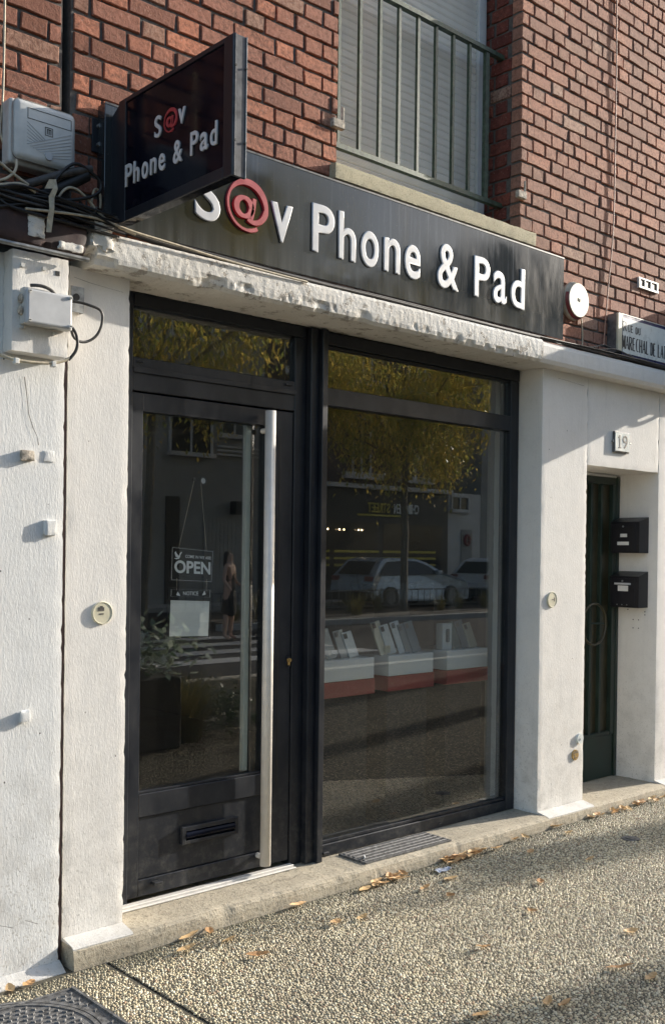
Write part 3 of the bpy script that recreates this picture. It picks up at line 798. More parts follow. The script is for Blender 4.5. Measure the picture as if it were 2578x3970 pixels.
# ================================================================== FASCIA SIGN
FS = thing('fascia_sign', 'long black fascia sign with raised white letters above the shopfront', 'sign', None, (3.3, -.03, 2.765))
def sub(o, T):  # keep world position under a moved empty
    o.location = Vector(o.location)-Vector(T.location); return o
sub(box('panel', 1.95, 4.865, -.060, -.004, 2.772, 3.232, 'sign', FS, .002), FS)
sub(box('trim', 1.95, 4.865, -.0625, -.0605, 3.226, 3.2335, 'edge', FS), FS)
YL = -.061
def sign_letter(ch, x0, x1, z0, z1, mat='letter', off=.002):
    me = glyph(ch, x0, x1, z0, z1, off, .004, .016, ysc=.24); me.materials.append(M_[mat])
    o = link('letter', me, None, FS); o.location = (0, YL-.004, 0); return sub(o, FS)
for a in (('S', 2.352, 2.478, 2.889, 3.105), ('v', 2.742, 2.863, 2.884, 3.050, ), ('P', 2.974, 3.107, 2.885, 3.099), ('h', 3.132, 3.240, 2.884, 3.100), ('o', 3.272, 3.386, 2.880, 3.048),
          ('n', 3.421, 3.531, 2.884, 3.046), ('e', 3.563, 3.673, 2.879, 3.045), ('&', 3.796, 3.956, 2.876, 3.101), ('P', 4.077, 4.202, 2.880, 3.090), ('a', 4.229, 4.342, 2.874, 3.046), ('d', 4.378, 4.497, 2.876, 3.095)):
    sign_letter(*a)
def at_mesh(x0, x1, z0, z1, depth, hx=None):
    """red @: open tapering ring round a serif a, built as outlines"""
    cx, cz = (x0+x1)/2, (z0+z1)/2; rx, rz = (x1-x0)/2, (z1-z0)/2
    bm = bmesh.new()
    def ribbon(pts, wds):
        L = []
        for i, (p, w_) in enumerate(zip(pts, wds)):
            a = Vector(pts[max(0, i-1)]); b = Vector(pts[min(len(pts)-1, i+1)]); t = (b-a).normalized(); nrm = Vector((-t.y, t.x))
            P = Vector(p); L.append((P+nrm*w_, P-nrm*w_))
        fr = [(bm.verts.new((a.x, -depth, a.y)), bm.verts.new((b.x, -depth, b.y))) for a, b in L]
        k = 1.12
        bk = [(bm.verts.new(((a.x), 0, (a.y))), bm.verts.new((b.x, 0, b.y))) for a, b in [((x+(x-y)*.12), (y-(x-y)*.12)) for x, y in L]]
        for i in range(len(L)-1):
            bm.faces.new((fr[i][0], fr[i][1], fr[i+1][1], fr[i+1][0]))
            bm.faces.new((fr[i][0], fr[i+1][0], bk[i+1][0], bk[i][0])); bm.faces.new((fr[i][1], bk[i][1], bk[i+1][1], fr[i+1][1]))
        bm.faces.new((fr[0][0], bk[0][0], bk[0][1], fr[0][1])); bm.faces.new((fr[-1][1], bk[-1][1], bk[-1][0], fr[-1][0]))
    n = 60; pts = []; wd = []
    for i in range(n+1):
        t = i/n; a = R(-60)-t*R(332)   # clockwise from lower right tail
        a = R(-58) - t*R(300)
        pts.append((cx+rx*.93*math.cos(a), cz+rz*.94*math.sin(a)))
        wd.append(rx*(.05+.085*max(0, math.cos(a-R(60)))**1.0+.03*(1-t if t < .1 else 0)*8*.1))
    for i in range(1, 13):
        t = i/12; a = R(2-100*t*1.0); rr_ = .93-.42*t**1.1
        pts.append((cx+rx*(rr_*math.cos(a)+.10*t), cz+rz*(rr_*.98*math.sin(a)))); wd.append(rx*(.13-.06*t))
    ribbon(pts, wd)
    # bowl of the a
    pts = []; wd = []
    for i in range(41):
        a = i/40*2*math.pi; pts.append((cx-rx*.16+rx*.36*math.cos(a), cz-rz*.06+rz*.36*math.sin(a)))
        wd.append(rx*(.075+.05*abs(math.cos(a))))
    ribbon(pts, wd)
    ribbon([(cx+rx*.35, cz+rz*.36), (cx+rx*.31, cz), (cx+rx*.24, cz-rz*.30), (cx+rx*.22, cz-rz*.50)], [rx*.085, rx*.085, rx*.085, rx*.06])
    bmesh.ops.recalc_face_normals(bm, faces=bm.faces)
    me = bpy.data.meshes.new('at_sign'); bm.to_mesh(me); bm.free(); return me
me = at_mesh(2.506, 2.721, 2.889, 3.101, .011); me.materials.append(M_['red'])
o = link('letter', me, None, FS); o.location = (0, YL, 0); sub(o, FS); o['label'] = 'red at sign'

# ================================================================== BLADE SIGN
BS = thing('blade_sign', 'projecting black box sign with white lettering fixed square to the brick wall', 'sign', None, (2.0, 0, 2.95))
BXL, BXR = 1.985, 2.029
def bsub(o): return sub(o, BS)
bsub(box('casing', BXL, BXR, -.812, -.118, 2.772, 3.218, 'black', BS, .002))
bsub(box('face_panel', 1.981, 1.984, -.770, -.165, 2.806, 3.205, 'black', BS))
for nm, a in (('frame_strip', (1.976, 1.984, -.820, -.772, 2.768, 3.222)), ('frame_strip', (1.976, 1.984, -.163, -.115, 2.768, 3.222)), ('frame_strip', (1.976, 1.984, -.771, -.164, 3.206, 3.222)), ('frame_strip', (1.976, 1.984, -.771, -.164, 2.768, 2.805))):
    bsub(box(nm, *a, 'frame', BS, .001))
bsub(box('edge_profile', 1.978, 2.033, -.823, -.8125, 2.766, 3.224, 'edge', BS, .002))
for x, mt_ in ((1.984, 'edge'), (2.029, 'alud')): bsub(box('edge_trim', x-.0022, x+.0022, -.8262, -.8232, 2.766, 3.224, mt_, BS, .001))
for z in (2.88, 3.12):
    for x in (1.984, 2.027): bsub(mk('screw', lambda bm: cyl(bm, (x, -.8275, z), .004, .003, 'y', 10), 'cable', BS))
bsub(prism('wall_bracket', [(-.116, 2.775), (-.116, 3.215), (-.062, 3.185), (-.030, 3.178), (-.001, 3.178), (-.001, 2.79), (-.02, 2.775)], 1.98, 2.027, 'frame', BS, axis='x'))
bsub(box('wall_plate', 1.925, 1.979, -.009, -.003, 3.055, 3.182, 'frame', BS, .001))
for z in (3.155, 3.085): bsub(mk('bolt', lambda bm: cyl(bm, (1.951, -.016, z), .009, .014, 'y', 6), 'zinc', BS))
# letters on the near face: local glyph plane rotated so that x -> -y (reads left to right from the wall outwards)
def blade_letter(ch, ya, yb, z0, z1, mat='cream', off=.014, me=None):
    me = me or glyph(ch, 0, ya-yb, z0, z1, off, .0025)
    me.materials.append(M_[mat]); o = link('letter', me, None, BS)
    o.rotation_euler = (0, 0, R(-90)); o.location = (1.9805-.0025, ya, 0); return bsub(o)
for a in (('S', -.360, -.402, 3.014, 3.090), ('v', -.510, -.551, 3.018, 3.072), ('P', -.164, -.211, 2.892, 2.973), ('h', -.222, -.259, 2.892, 2.971), ('o', -.279, -.319, 2.890, 2.950), ('n', -.334, -.373, 2.892, 2.949),
          ('e', -.390, -.428, 2.890, 2.949), ('&', -.481, -.536, 2.890, 2.968), ('P', -.585, -.630, 2.892, 2.970), ('a', -.642, -.686, 2.889, 2.950), ('d', -.700, -.738, 2.890, 2.968)):
    blade_letter(*a, mat='letter')
me = at_mesh(0, .082, 3.010, 3.090, .004); blade_letter('@', -.418, -.500, 0, 0, 'red', me=me).location.x += .0025

# ================================================================== ALARM SIREN
AS = thing('alarm_siren', 'round cream alarm siren with a dark red rim beside the fascia sign', 'siren', None, (4.99, 0, 3.02))
cx, cz = 5.02, 3.022
def dome(bm):
    prof = [(.0, .104), (.006, .110), (.026, .110), (.032, .106)]
    n = 40; rows = []
    for (d, rr) in prof: rows.append([bm.verts.new((cx+rr*math.cos(i/n*2*math.pi), -d-.004, cz+rr*math.sin(i/n*2*math.pi))) for i in range(n)])
    for a, b in zip(rows, rows[1:]):
        for i in range(n): bm.faces.new((a[i], a[(i+1) % n], b[(i+1) % n], b[i]))
    bm.faces.new(rows[0]); bm.faces.new(rows[-1])
sub(mk('base', dome, 'siren_base', AS, True), AS)
def ringm(y0, y1, r0, r1, n=40):
    def fn(bm):
        a = [bm.verts.new((cx+r0*math.cos(i/n*2*math.pi), y0, cz+r0*math.sin(i/n*2*math.pi))) for i in range(n)]
        b = [bm.verts.new((cx+r1*math.cos(i/n*2*math.pi), y1, cz+r1*math.sin(i/n*2*math.pi))) for i in range(n)]
        for i in range(n): bm.faces.new((a[i], a[(i+1) % n], b[(i+1) % n], b[i]))
        bm.faces.new(b)
    return fn
sub(mk('rim', ringm(-.0365, -.054, .106, .098), 'siren_base', AS), AS)
def redarc(bm):
    n = 26; a0, a1 = R(160), R(330)
    A = [bm.verts.new((cx+.1075*math.cos(a0+(a1-a0)*i/n), -.0365, cz+.1075*math.sin(a0+(a1-a0)*i/n))) for i in range(n+1)]
    B = [bm.verts.new((cx+.0995*math.cos(a0+(a1-a0)*i/n), -.0545, cz+.0992*math.sin(a0+(a1-a0)*i/n))) for i in range(n+1)]
    for i in range(n): bm.faces.new((A[i], A[i+1], B[i+1], B[i]))
sub(mk('red_band', redarc, 'redp', AS), AS)
sub(mk('upper_rim', lambda bm: None, 'redp', AS), AS) if False else None
sub(mk('face', ringm(-.0545, -.058, .098, .0955), 'siren_face', AS), AS)
sub(mk('mark', lambda bm: (bx(bm, cx-.008, cx-.005, -.0605, -.0585, cz-.005, cz+.012), bx(bm, cx+.004, cx+.007, -.0605, -.0585, cz-.010, cz+.008)), 'cable_g', AS), AS)
o = tube('siren_cable', [(5.105, -.012, 2.945), (5.125, -.012, 2.892), (5.128, -.014, 2.80), (5.09, -.03, 2.765)], .004, 'cable_c'); tag(o, 'short cream cable dropping from the alarm siren to the ledge', 'cable')
# ================================================================== STREET NAME SIGN
SN = thing('street_name_sign', 'white and navy enamel street name plate on the brick wall', 'street sign', None, (5.7, 0, 2.9))
ss = lambda o: sub(o, SN)
X0, X1, Z0, Z1 = 5.435, 6.62, 2.755, 3.006
ss(box('backing_box', X0-.04, X1, -.066, -.002, Z0+.022, Z1+.004, 'alud', SN))
ss(box('plate', X0, X1, -.080, -.074, Z0, Z1, 'blue', SN, .001))
ss(box('panel', X0+.004, X1-.02, -.0825, -.0805, Z0+.022, Z1-.019, 'enamel', SN))
ss(box('frame_strip', X0-.042, X0-.002, -.0815, -.067, Z0+.03, Z1+.004, 'cream', SN))
ss(box('frame_strip', X0-.042, X1, -.0815, -.0665, Z1+.001, Z1+.005, 'alu', SN))
# small serif alphabet drawn as strokes
GL = {'R': [('v', .12), ('t', .12, .62, 1), ('t', .12, .6, .5), ('c', .62, .5, 1), ('d', .4, .5, .88, 0)],
      'U': [('v2', .18, .25, 1), ('v2', .8, .25, 1, .5), ('b', .18, .8)], 'E': [('v', .15), ('t', .15, .8, 1), ('t', .15, .65, .5), ('t', .15, .85, 0)],
      'D': [('v', .15), ('t', .15, .5, 1), ('t', .15, .5, 0), ('cr', .5, 0, 1)], 'M': [('v', .08, .5), ('v', .9), ('d', .1, 1, .45, .1), ('d', .45, .1, .88, 1)],
      'A': [('d', .05, 0, .48, 1, .5), ('d', .48, 1, .92, 0), ('t', .25, .7, .33)], 'C': [('cl', .5, 0, 1), ('t', .45, .82, .97), ('t', .45, .85, .03)],
      'H': [('v', .15), ('v', .85), ('t', .15, .85, .5)], 'L': [('v', .2), ('t', .2, .85, 0)], 'T': [('v', .5), ('t', .08, .92, 1)]}
def serif(bm, ch, x0, x1, z0, z1, y0, y1, th):
    W_, H_ = x1-x0, z1-z0
    def seg(ax, az, bx_, bz, w_):
        A = Vector((x0+ax*W_, z0+az*H_)); B = Vector((x0+bx_*W_, z0+bz*H_)); t = (B-A); t.normalize(); n = Vector((-t.y, t.x))*w_/2
        q = [A+n, A-n, B-n, B+n]
        f0 = [bm.verts.new((p.x, y0, p.y)) for p in q]; fc = bm.faces.new(f0); fc.normal_update()
        if fc.normal.y > 0: fc.normal_flip()
    thin = th*.5
    for g in GL[ch]:
        k = g[0]
        if k == 'v': seg(g[1], 0, g[1], 1, th*(g[2] if len(g) > 2 else 1)); seg(g[1]-.14, .012, g[1]+.14, .012, thin); seg(g[1]-.14, .988, g[1]+.14, .988, thin)
        elif k == 'v2': seg(g[1], g[2], g[1], g[3], th*(g[4] if len(g) > 4 else 1)); seg(g[1]-.14, .988, g[1]+.14, .988, thin)
        elif k == 't': seg(g[1], min(.985, max(.015, g[3])), g[2], min(.985, max(.015, g[3])), thin); 
        elif k == 'd': seg(g[1], g[2], g[3], g[4], th*(g[5] if len(g) > 5 else 1))
        elif k == 'b':
            pr = None
            for i in range(9):
                a = math.pi+i/8*math.pi; p = ((g[1]+g[2])/2+(g[2]-g[1])/2*math.cos(a), .25+.235*math.sin(a))
                if pr: seg(pr[0], pr[1], p[0], p[1], th*.6)
                pr = p
        elif k in ('c', 'cr', 'cl'):
            pr = None
            for i in range(11):
                a = (-math.pi/2+i/10*math.pi) if k != 'cl' else (math.pi/2+i/10*math.pi)
                r_ = .24 if k == 'c' else .36
                zc, rz_ = (g[2]+g[3])/2, (g[3]-g[2])/2
                p = ((g[1]-.02)+r_*math.cos(a), zc+rz_*.97*math.sin(a))
                if pr: seg(pr[0], pr[1], p[0], p[1], th*(.5+.5*abs(math.cos(a))))
                pr = p
def text_serif(words):
    for txt, xa, xb, z0, z1, th in words:
        n = len(txt); wd = (xb-xa)/n
        for i, ch in enumerate(txt):
            x0 = xa+i*wd; kk = .88
            ss(mk('letter', lambda bm: serif(bm, ch, x0, x0+wd*kk, z0, z1, -.0832, 0, th), 'ink', SN))
text_serif([('R', 5.441, 5.487, 2.910, 2.965, .013), ('UE', 5.490, 5.556, 2.910, 2.950, .011), ('DU', 5.578, 5.640, 2.909, 2.948, .011),
            ('MARECHAL', 5.433, 5.735, 2.803, 2.880, .013), ('DE', 5.752, 5.815, 2.803, 2.880, .013), ('LATTRE', 5.835, 6.05, 2.803, 2.880, .013)])
# ================================================================== HOUSE NUMBER
HNP = thing('house_number_plate', 'small white enamel plate numbered 19 above the green door', 'number plate', None, (5.55, 0, 2.25))
sub(box('holder', 5.470, 5.640, -.014, -.001, 2.186, 2.314, 'iron', HNP, .003, 2), HNP)
sub(box('plate', 5.476, 5.634, -.0185, -.0145, 2.194, 2.308, 'enamel', HNP, .0015), HNP)
me = glyph('9', 5.556, 5.610, 2.212, 2.292, .0, .0005); me.materials.append(M_['ink']); o = link('digit', me, None, HNP); o.location = (0, -.0195, 0); sub(o, HNP)
sub(mk('digit', lambda bm: (bx(bm, 5.518, 5.528, -.0202, -.019, 2.212, 2.292), bx(bm, 5.506, 5.5178, -.0202, -.019, 2.274, 2.282), bx(bm, 5.506, 5.5178, -.0202, -.019, 2.212, 2.217), bx(bm, 5.5282, 5.540, -.0202, -.019, 2.212, 2.217)), 'ink', HNP), HNP)
for x in (5.462, 5.647): sub(mk('wing_screw', lambda bm: (cyl(bm, (x, -.009, 2.250), .004, .02, 'x', 8), bx(bm, x-.006, x+.006, -.013, -.006, 2.244, 2.262, .002)), 'zinc', HNP), HNP)
# ================================================================== VENT GRILLE
VG = thing('vent_grille', 'small white plastic air vent set in the brick joints at right', 'vent')
mk('frame', lambda bm: (bx(bm, 5.725, 5.955, -.016, .0, 3.232, 3.246, .001), bx(bm, 5.725, 5.738, -.016, .0, 3.247, 3.290), bx(bm, 5.94, 5.955, -.012, .0, 3.247, 3.290), bx(bm, 5.725, 5.955, -.012, .0, 3.291, 3.300)), 'wplastic', VG)
for x in (5.80, 5.87): box('bar', x-.006, x+.006, -.012, .0, 3.247, 3.289, 'wplastic', VG)
box('backing', 5.739, 5.939, -.0065, .0, 3.247, 3.289, 'cable', VG)
# ================================================================== ROUND COVERS ETC
def cover(x, z, r, label, slots):
    T = thing('round_cover', label, 'cover', 'round plastic covers on the piers', (x, 0, z))
    def fn(bm):
        n = 36; rows = []
        for (rr, d) in ((r, 0), (r*.98, .007), (r*.93, .010), (r*.89, .008)):
            rows.append([bm.verts.new((rr*math.cos(i/n*2*math.pi), -d, rr*math.sin(i/n*2*math.pi))) for i in range(n)])
        for a, b in zip(rows, rows[1:]):
            for i in range(n): bm.faces.new((a[i], a[(i+1) % n], b[(i+1) % n], b[i]))
        bm.faces.new(rows[-1])
    mk('disc', fn, 'cream', T)
    for (a, b, c, d) in slots: box('slot', a, b, -.0092, -.0084, c, d, 'cable_g', T)
cover(1.993, 1.313, .044, 'round cream plastic cover on the left pier beside the door', [(-.02, .006, .008, .022), (-.012, 0, .022, .027), (-.014, .004, -.006, -.001)])
cover(4.869, 1.299, .045, 'round cream plastic cover on the pier right of the shop window', [(-.006, .016, -.002, .002), (.016, .022, -.01, .012)])
T = mk('wall_plug', lambda bm: (cyl(bm, (5.161, -.006, .473), .030, .012, 'y', 28), bx(bm, 5.156, 5.168, -.016, -.013, .466, .478)), 'enamel', None); tag(T, 'small round white cap low on the pier beside the green door', 'cap')
T = thing('brass_marker', 'round brass marker plate low on the pier below the white cap', 'marker')
mk('disc', lambda bm: cyl(bm, (5.119, -.004, .381), .031, .008, 'y', 28), 'brass', T)
mk('engraving', lambda bm: (bx(bm, 5.092, 5.146, -.0092, -.0083, .392, .396), bx(bm, 5.092, 5.146, -.0092, -.0083, .400, .403), bx(bm, 5.105, 5.110, -.0092, -.0083, .362, .384), bx(bm, 5.122, 5.134, -.0092, -.0083, .364, .369)), 'iron', T)
# ================================================================== LEFT BUILDING
YW = -.028; sc_ = 3.472/3.5
rough_box('plaster_wall', -1.2, 1.815, YW, .3, -.02, 2.60, 'plaster_cool', NB, .022, .0009, 12, 12)
rough_box('joint_filler', 1.8165, 1.8415, .004, .3, .0, 2.62, 'fascia_br', NB, .03, .0012, 20, 2, .003)
sweep_x('base_fillet', [(YW+.004, .035), (YW-.045, .004), (YW-.05, -.03), (YW+.004, -.03)], -1.2, 1.82, 'skirt', NB, .03, .002, 20, seed=4)
# column casing high on the wall
CC = bpy.data.objects.new('pier_casing', None); COL.objects.link(CC); CC.parent = NB
rough_box('casing', 1.573, 1.789, -.10, YW, 2.245, 2.60, 'plaster', CC, .015, .0015, 30, 6)
for (x, z) in ((1.607, 2.545), (1.688, 2.548), (1.606, 2.330), (1.730, 2.325)):
    mk('bolt', lambda bm: cyl(bm, (x, -.106, z), .008, .012, 'y', 6), 'wplastic', CC)
mk('bolt_hole', lambda bm: bx(bm, 1.735, 1.751, -.1025, -.0985, 2.535, 2.551), 'cable', CC)
# brown fascia band and metal rod
rough_box('fascia_band', -1.2, 1.845, -.125, .0, 2.622, 2.735, 'fascia_br', NB, .02, .003, 24, 7, .03)
rough_box('plaster_patch', 1.615, 1.68, -.131, -.120, 2.645, 2.73, 'ledge', NB, .008, .004, 50, 3)
rough_box('plaster_patch', 1.73, 1.83, -.131, -.120, 2.624, 2.655, 'ledge', NB, .008, .004, 50, 9)
tube('metal_rod', [(.8, -.13, 2.604), (1.85, -.13, 2.606)], .0085, 'zinc', NB, False)
# old mortar blob between the buildings
rough_box('mortar_patch', 1.862, 1.955, -.13, .0, 2.655, 2.765, 'ledge', NB, .012, .010, 28, 21, .04)
for nm, (x0, x1, z0, z1), d, lab, mt in (('a', (1.640, 1.690, 1.870, 1.908), .020, 'rust-stained plaster block on the left wall, left one of the upper pair', 'rust'), ('b', (1.733, 1.776, 1.872, 1.914), .005, 'grey plaster block on the left wall, right one of the upper pair', 'plaster_cool'),
                              ('c', (1.732, 1.782, 1.604, 1.660), .017, 'white plaster block on the left wall, below the upper pair', 'plaster_cool'), ('d', (1.648, 1.688, .933, .976), .017, 'white plaster block on the left wall, the lowest one', 'plaster_cool')):
    o = rough_box('plaster_block', x0, x1, YW-d, YW+.001, z0, z1, mt, None, .008, .0012, 60, x0); tag(o, lab, 'wall block', 'square plaster blocks on the left wall')
# wall crack
crack_pts = [(1.655, 2.17), (1.665, 2.10), (1.672, 2.04), (1.690, 1.99), (1.706, 1.96), (1.712, 1.93)]
def ckf(bm):
    L = []
    for x, z in crack_pts:
        w_ = random.uniform(.0008, .002); L.append((bm.verts.new((x-w_, YW-.0035, z)), bm.verts.new((x+w_, YW-.0035, z))))
    for a, b in zip(L, L[1:]): bm.faces.new((a[0], a[1], b[1], b[0]))
mk('crack', ckf, 'cable_g', NB)
# junction box
JB = thing('junction_box', 'square pale grey plastic junction box with corner screws under the brown band', 'junction box', None, (1.70, -.10, 2.41))
js = lambda o: sub(o, JB)
js(box('base', 1.600, 1.785, -.135, -.102, 2.338, 2.465, 'wplastic', JB, .004, 2))
js(box('lid', 1.598, 1.770, -.165, -.137, 2.336, 2.455, 'gplastic', JB, .008, 3))
for (x, z) in ((1.607, 2.446), (1.761, 2.446), (1.607, 2.345), (1.761, 2.345)):
    js(mk('screw', lambda bm: (cyl(bm, (x, -.168, z), .0065, .006, 'y', 14)), 'wplastic', JB)); js(box('screw_slot', x-.004, x+.004, -.1722, -.1712, z-.0012, z+.0012, 'cable', JB))
for z in (2.425, 2.383): js(mk('cable_gland', lambda bm: (cyl(bm, (1.596, -.119, z), .016, .006, 'x', 18), cyl(bm, (1.5915, -.119, z), .010, .004, 'x', 18)), 'rust', JB))
# metal outlet box
T = thing('metal_outlet_box', 'small zinc outlet box on the pier behind the junction box', 'outlet box')
mk('box', lambda bm: (bx(bm, 1.835, 1.885, -.030, -.026, 2.435, 2.53), bx(bm, 1.884, 1.888, -.030, -.001, 2.435, 2.53)), 'zinc', T)
mk('knockout', lambda bm: cyl(bm, (1.855, -.032, 2.49), .013, .004, 'y', 16), 'cable', T)
# big telecom box
TB = thing('telecom_box', 'large off-white plastic cabinet with ribbed lid above the cable tangle', 'cabinet', None, (1.69, -.03, 3.02))
ts = lambda o: sub(o, TB)
ts(box('base', 1.570, 1.800, -.070, -.004, 2.905, 3.135, 'wplastic', TB, .012, 3))
ts(mk('lid', lambda bm: bx(bm, 1.574, 1.808, -.105, -.072, 2.918, 3.128, .022, 4), 'wplastic', TB, True))
ts(mk('label_panel', lambda bm: (bx(bm, 1.622, 1.788, -.1060, -.1052, 3.062, 3.064), bx(bm, 1.622, 1.788, -.1060, -.1052, 3.098, 3.100), bx(bm, 1.621, 1.623, -.1060, -.1052, 3.062, 3.100), bx(bm, 1.787, 1.789, -.1060, -.1052, 3.062, 3.100)), 'cable_g', TB))
def rib(a, b):
    A, B = Vector(a), Vector(b); t = (B-A).normalized(); n = Vector((-t.y, t.x))*.0011
    def fn(bm):
        q = [A+n, A-n, B-n, B+n]; v0 = [bm.verts.new((p.x, -.1052, p.y)) for p in q]; v1 = [bm.verts.new((p.x, -.1068, p.y)) for p in q]
        bm.faces.new(v1)
        for i in range(4): bm.faces.new((v0[i], v0[(i+1) % 4], v1[(i+1) % 4], v1[i]))
    return fn
for i in range(8): ts(mk('rib', rib((1.620+i*.012, 2.972-i*.004), (1.788, 3.048-i*.0125)), 'gplastic', TB))
for i in range(6): ts(mk('rib', rib((1.620, 3.050-i*.013), (1.690-i*.010, 3.003-i*.004)), 'gplastic', TB))
ts(mk('emblem', lambda bm: (bx(bm, 1.688, 1.716, -.1065, -.1052, 3.020, 3.022), bx(bm, 1.688, 1.716, -.1065, -.1052, 3.048, 3.050), bx(bm, 1.687, 1.689, -.1065, -.1052, 3.020, 3.050), bx(bm, 1.715, 1.717, -.1065, -.1052, 3.020, 3.050),
                            bx(bm, 1.694, 1.697, -.1065, -.1052, 3.026, 3.040), bx(bm, 1.701, 1.704, -.1065, -.1052, 3.026, 3.044), bx(bm, 1.708, 1.711, -.1065, -.1052, 3.026, 3.044), bx(bm, 1.694, 1.711, -.1065, -.1052, 3.041, 3.044)), 'cable_g', TB))
ts(mk('lock', lambda bm: cyl(bm, (1.700, -.108, 2.948), .014, .008, 'y', 22), 'gplastic', TB))

def hair(par, pts, y, wd=.0009, mat='cable_g'):
    def fn(bm):
        L = []
        for (x, z) in pts:
            w_ = wd*random.uniform(.4, 1.3); L.append((bm.verts.new((x-w_, y, z)), bm.verts.new((x+w_, y, z+w_))))
        for a, b in zip(L, L[1:]): bm.faces.new((a[0], a[1], b[1], b[0]))
    mk('crack', fn, mat, par)
hair(SB, [(5.175, 2.17), (5.172, 2.13), (5.165, 2.08), (5.160, 2.03)], -.0030)
hair(SB, [(5.95, 2.20), (5.952, 2.17), (5.948, 2.15)], -.0025)
hair(SB, [(4.90, 2.565), (5.0, 2.562), (5.08, 2.555), (5.16, 2.552)], -.0030, .0012)
hair(SB, [(1.86, 2.57), (1.93, 2.56), (2.0, 2.555), (2.07, 2.55)], -.0030, .0008)
hair(NB, [(1.58, .22), (1.63, .20), (1.68, .215), (1.73, .19)], YW-.0035, .0010)
for i_ in range(22):
    x_ = random.choice([random.uniform(1.87, 2.08), random.uniform(1.4, 1.8), random.uniform(4.78, 5.18)]); z_ = random.uniform(.2, 2.3)
    yy_ = (YW if x_ < 1.82 else 0)-.0032; r__ = random.uniform(.0012, .0035)
    mk('paint_chip', lambda bm: bm.faces.new([bm.verts.new((x_+r__*math.cos(a)*random.uniform(.6, 1.2), yy_, z_+r__*1.5*math.sin(a)*random.uniform(.6, 1.2))) for a in [k/7*2*math.pi for k in range(7)]]), 'cable_g', NB if x_ < 1.82 else SB)

# ================================================================== CABLES
CG = 'cables in the tangle between the two buildings'
def cab(pts, r, mat, lab, grp=CG):
    o = tube('cable', pts, r, mat); tag(o, lab, 'cable', grp); return o
cab([(1.722, -.12, 2.78), (1.746, -.125, 2.847), (1.796, -.125, 2.862), (1.842, -.12, 2.833), (1.873, -.12, 2.81), (1.904, -.12, 2.779), (1.963, -.12, 2.756), (2.05, -.12, 2.744)], .0048, 'cable_c', 'cream cable arching over the middle of the tangle')
cab([(1.874, -.10, 2.800), (1.878, -.10, 2.874), (1.898, -.10, 2.895), (1.916, -.10, 2.863), (1.911, -.10, 2.815)], .0045, 'cable_c', 'cream cable bent in a narrow loop beside the blade sign')
cab([(1.60, -.14, 2.732), (1.70, -.145, 2.744), (1.841, -.14, 2.762), (1.923, -.14, 2.760), (2.032, -.14, 2.742), (2.20, -.135, 2.742), (2.5, -.13, 2.722), (2.9, -.125, 2.722)], .0048, 'cable_c', 'long cream cable running from the tangle on to the ledge')
cab([(1.44, -.13, 2.90), (1.509, -.13, 2.873), (1.542, -.13, 2.853), (1.572, -.13, 2.838), (1.615, -.13, 2.820)], .005, 'cable_c', 'cream cable sloping down at the left under the cabinet')
cab([(1.44, -.13, 2.79), (1.51, -.13, 2.804), (1.55, -.13, 2.832), (1.574, -.13, 2.862), (1.574, -.12, 2.90)], .005, 'cable_c', 'cream cable curving up into the left of the cabinet')
cab([(1.42, -.14, 2.77), (1.506, -.14, 2.789), (1.559, -.14, 2.813), (1.60, -.14, 2.816), (1.64, -.13, 2.80)], .005, 'cable_c', 'cream cable lowest at the left edge of the tangle')
cab([(1.70, -.13, 2.84), (1.743, -.13, 2.903), (1.781, -.13, 2.941), (1.813, -.13, 2.944), (1.856, -.13, 2.926), (1.895, -.13, 2.906), (1.902, -.13, 2.868), (1.857, -.13, 2.834), (1.797, -.13, 2.811), (1.709, -.13, 2.788), (1.597, -.13, 2.751), (1.45, -.13, 2.70)], .006, 'cable', 'thick black cable making the widest loop in the tangle')
cab([(1.52, -.11, 2.79), (1.604, -.115, 2.818), (1.68, -.12, 2.860), (1.752, -.12, 2.897), (1.84, -.12, 2.935), (1.862, -.12, 2.94)], .015, 'cable_g', 'black sleeve running diagonally under the cabinet')
cab([(1.68, -.10, 2.81), (1.762, -.105, 2.855), (1.850, -.11, 2.918)], .022, 'cable', 'fat black cable sleeve ending beside the blade sign')
rr = random.Random(5)
for i in range(40):
    y = -.05-rr.random()*.09; z0 = 2.735+rr.random()*.085; n = rr.randint(5, 7)
    xs = sorted([1.40]+[rr.uniform(1.45, 1.9) for _ in range(n-2)]+[rr.uniform(1.85, 2.0)])
    pts = [(x, y+rr.uniform(-.015, .015), z0+rr.uniform(-.022, .026)-(.02 if x > 1.85 else 0)) for x in xs]
    cab(pts, rr.choice((.0035, .0045, .006)), rr.choice(('cable', 'cable', 'cable', 'cable_g')), 'thin black cable lost in the tangle between the buildings')
for i in range(7):
    pts = [(1.80+rr.uniform(-.08, .05), -.09+rr.uniform(-.04, .03), 2.82-i*.005), (1.90, -.10+rr.uniform(-.02, .02), 2.78+rr.uniform(-.01, .012)), (2.0, -.105, 2.752+rr.uniform(-.006, .008))]
    x = 2.15; dz = rr.uniform(.008, .022); yb = rr.uniform(-.115, -.07)
    while x < (6.2 if i < 5 else 4.9):
        pts.append((x, yb+rr.uniform(-.008, .011), 2.727+dz+rr.uniform(-.006, .004)+(.006 if x < 2.5 else 0))); x += rr.uniform(.2, .34)
    cab(pts, (.0032, .0045, .0055)[i % 3], ('cable', 'cable', 'cable_g')[i % 3], 'black cable lying along the top of the ledge under the fascia sign', 'cables laid along the ledge')
cab([(5.0, -.07, 2.752), (5.168, -.06, 2.765), (5.259, -.05, 2.806), (5.327, -.05, 2.806), (5.514, -.07, 2.768), (5.80, -.09, 2.755), (6.3, -.08, 2.76)], .0045, 'cable_g', 'grey cable rising to a peak beside the street name plate', 'cables laid along the ledge')
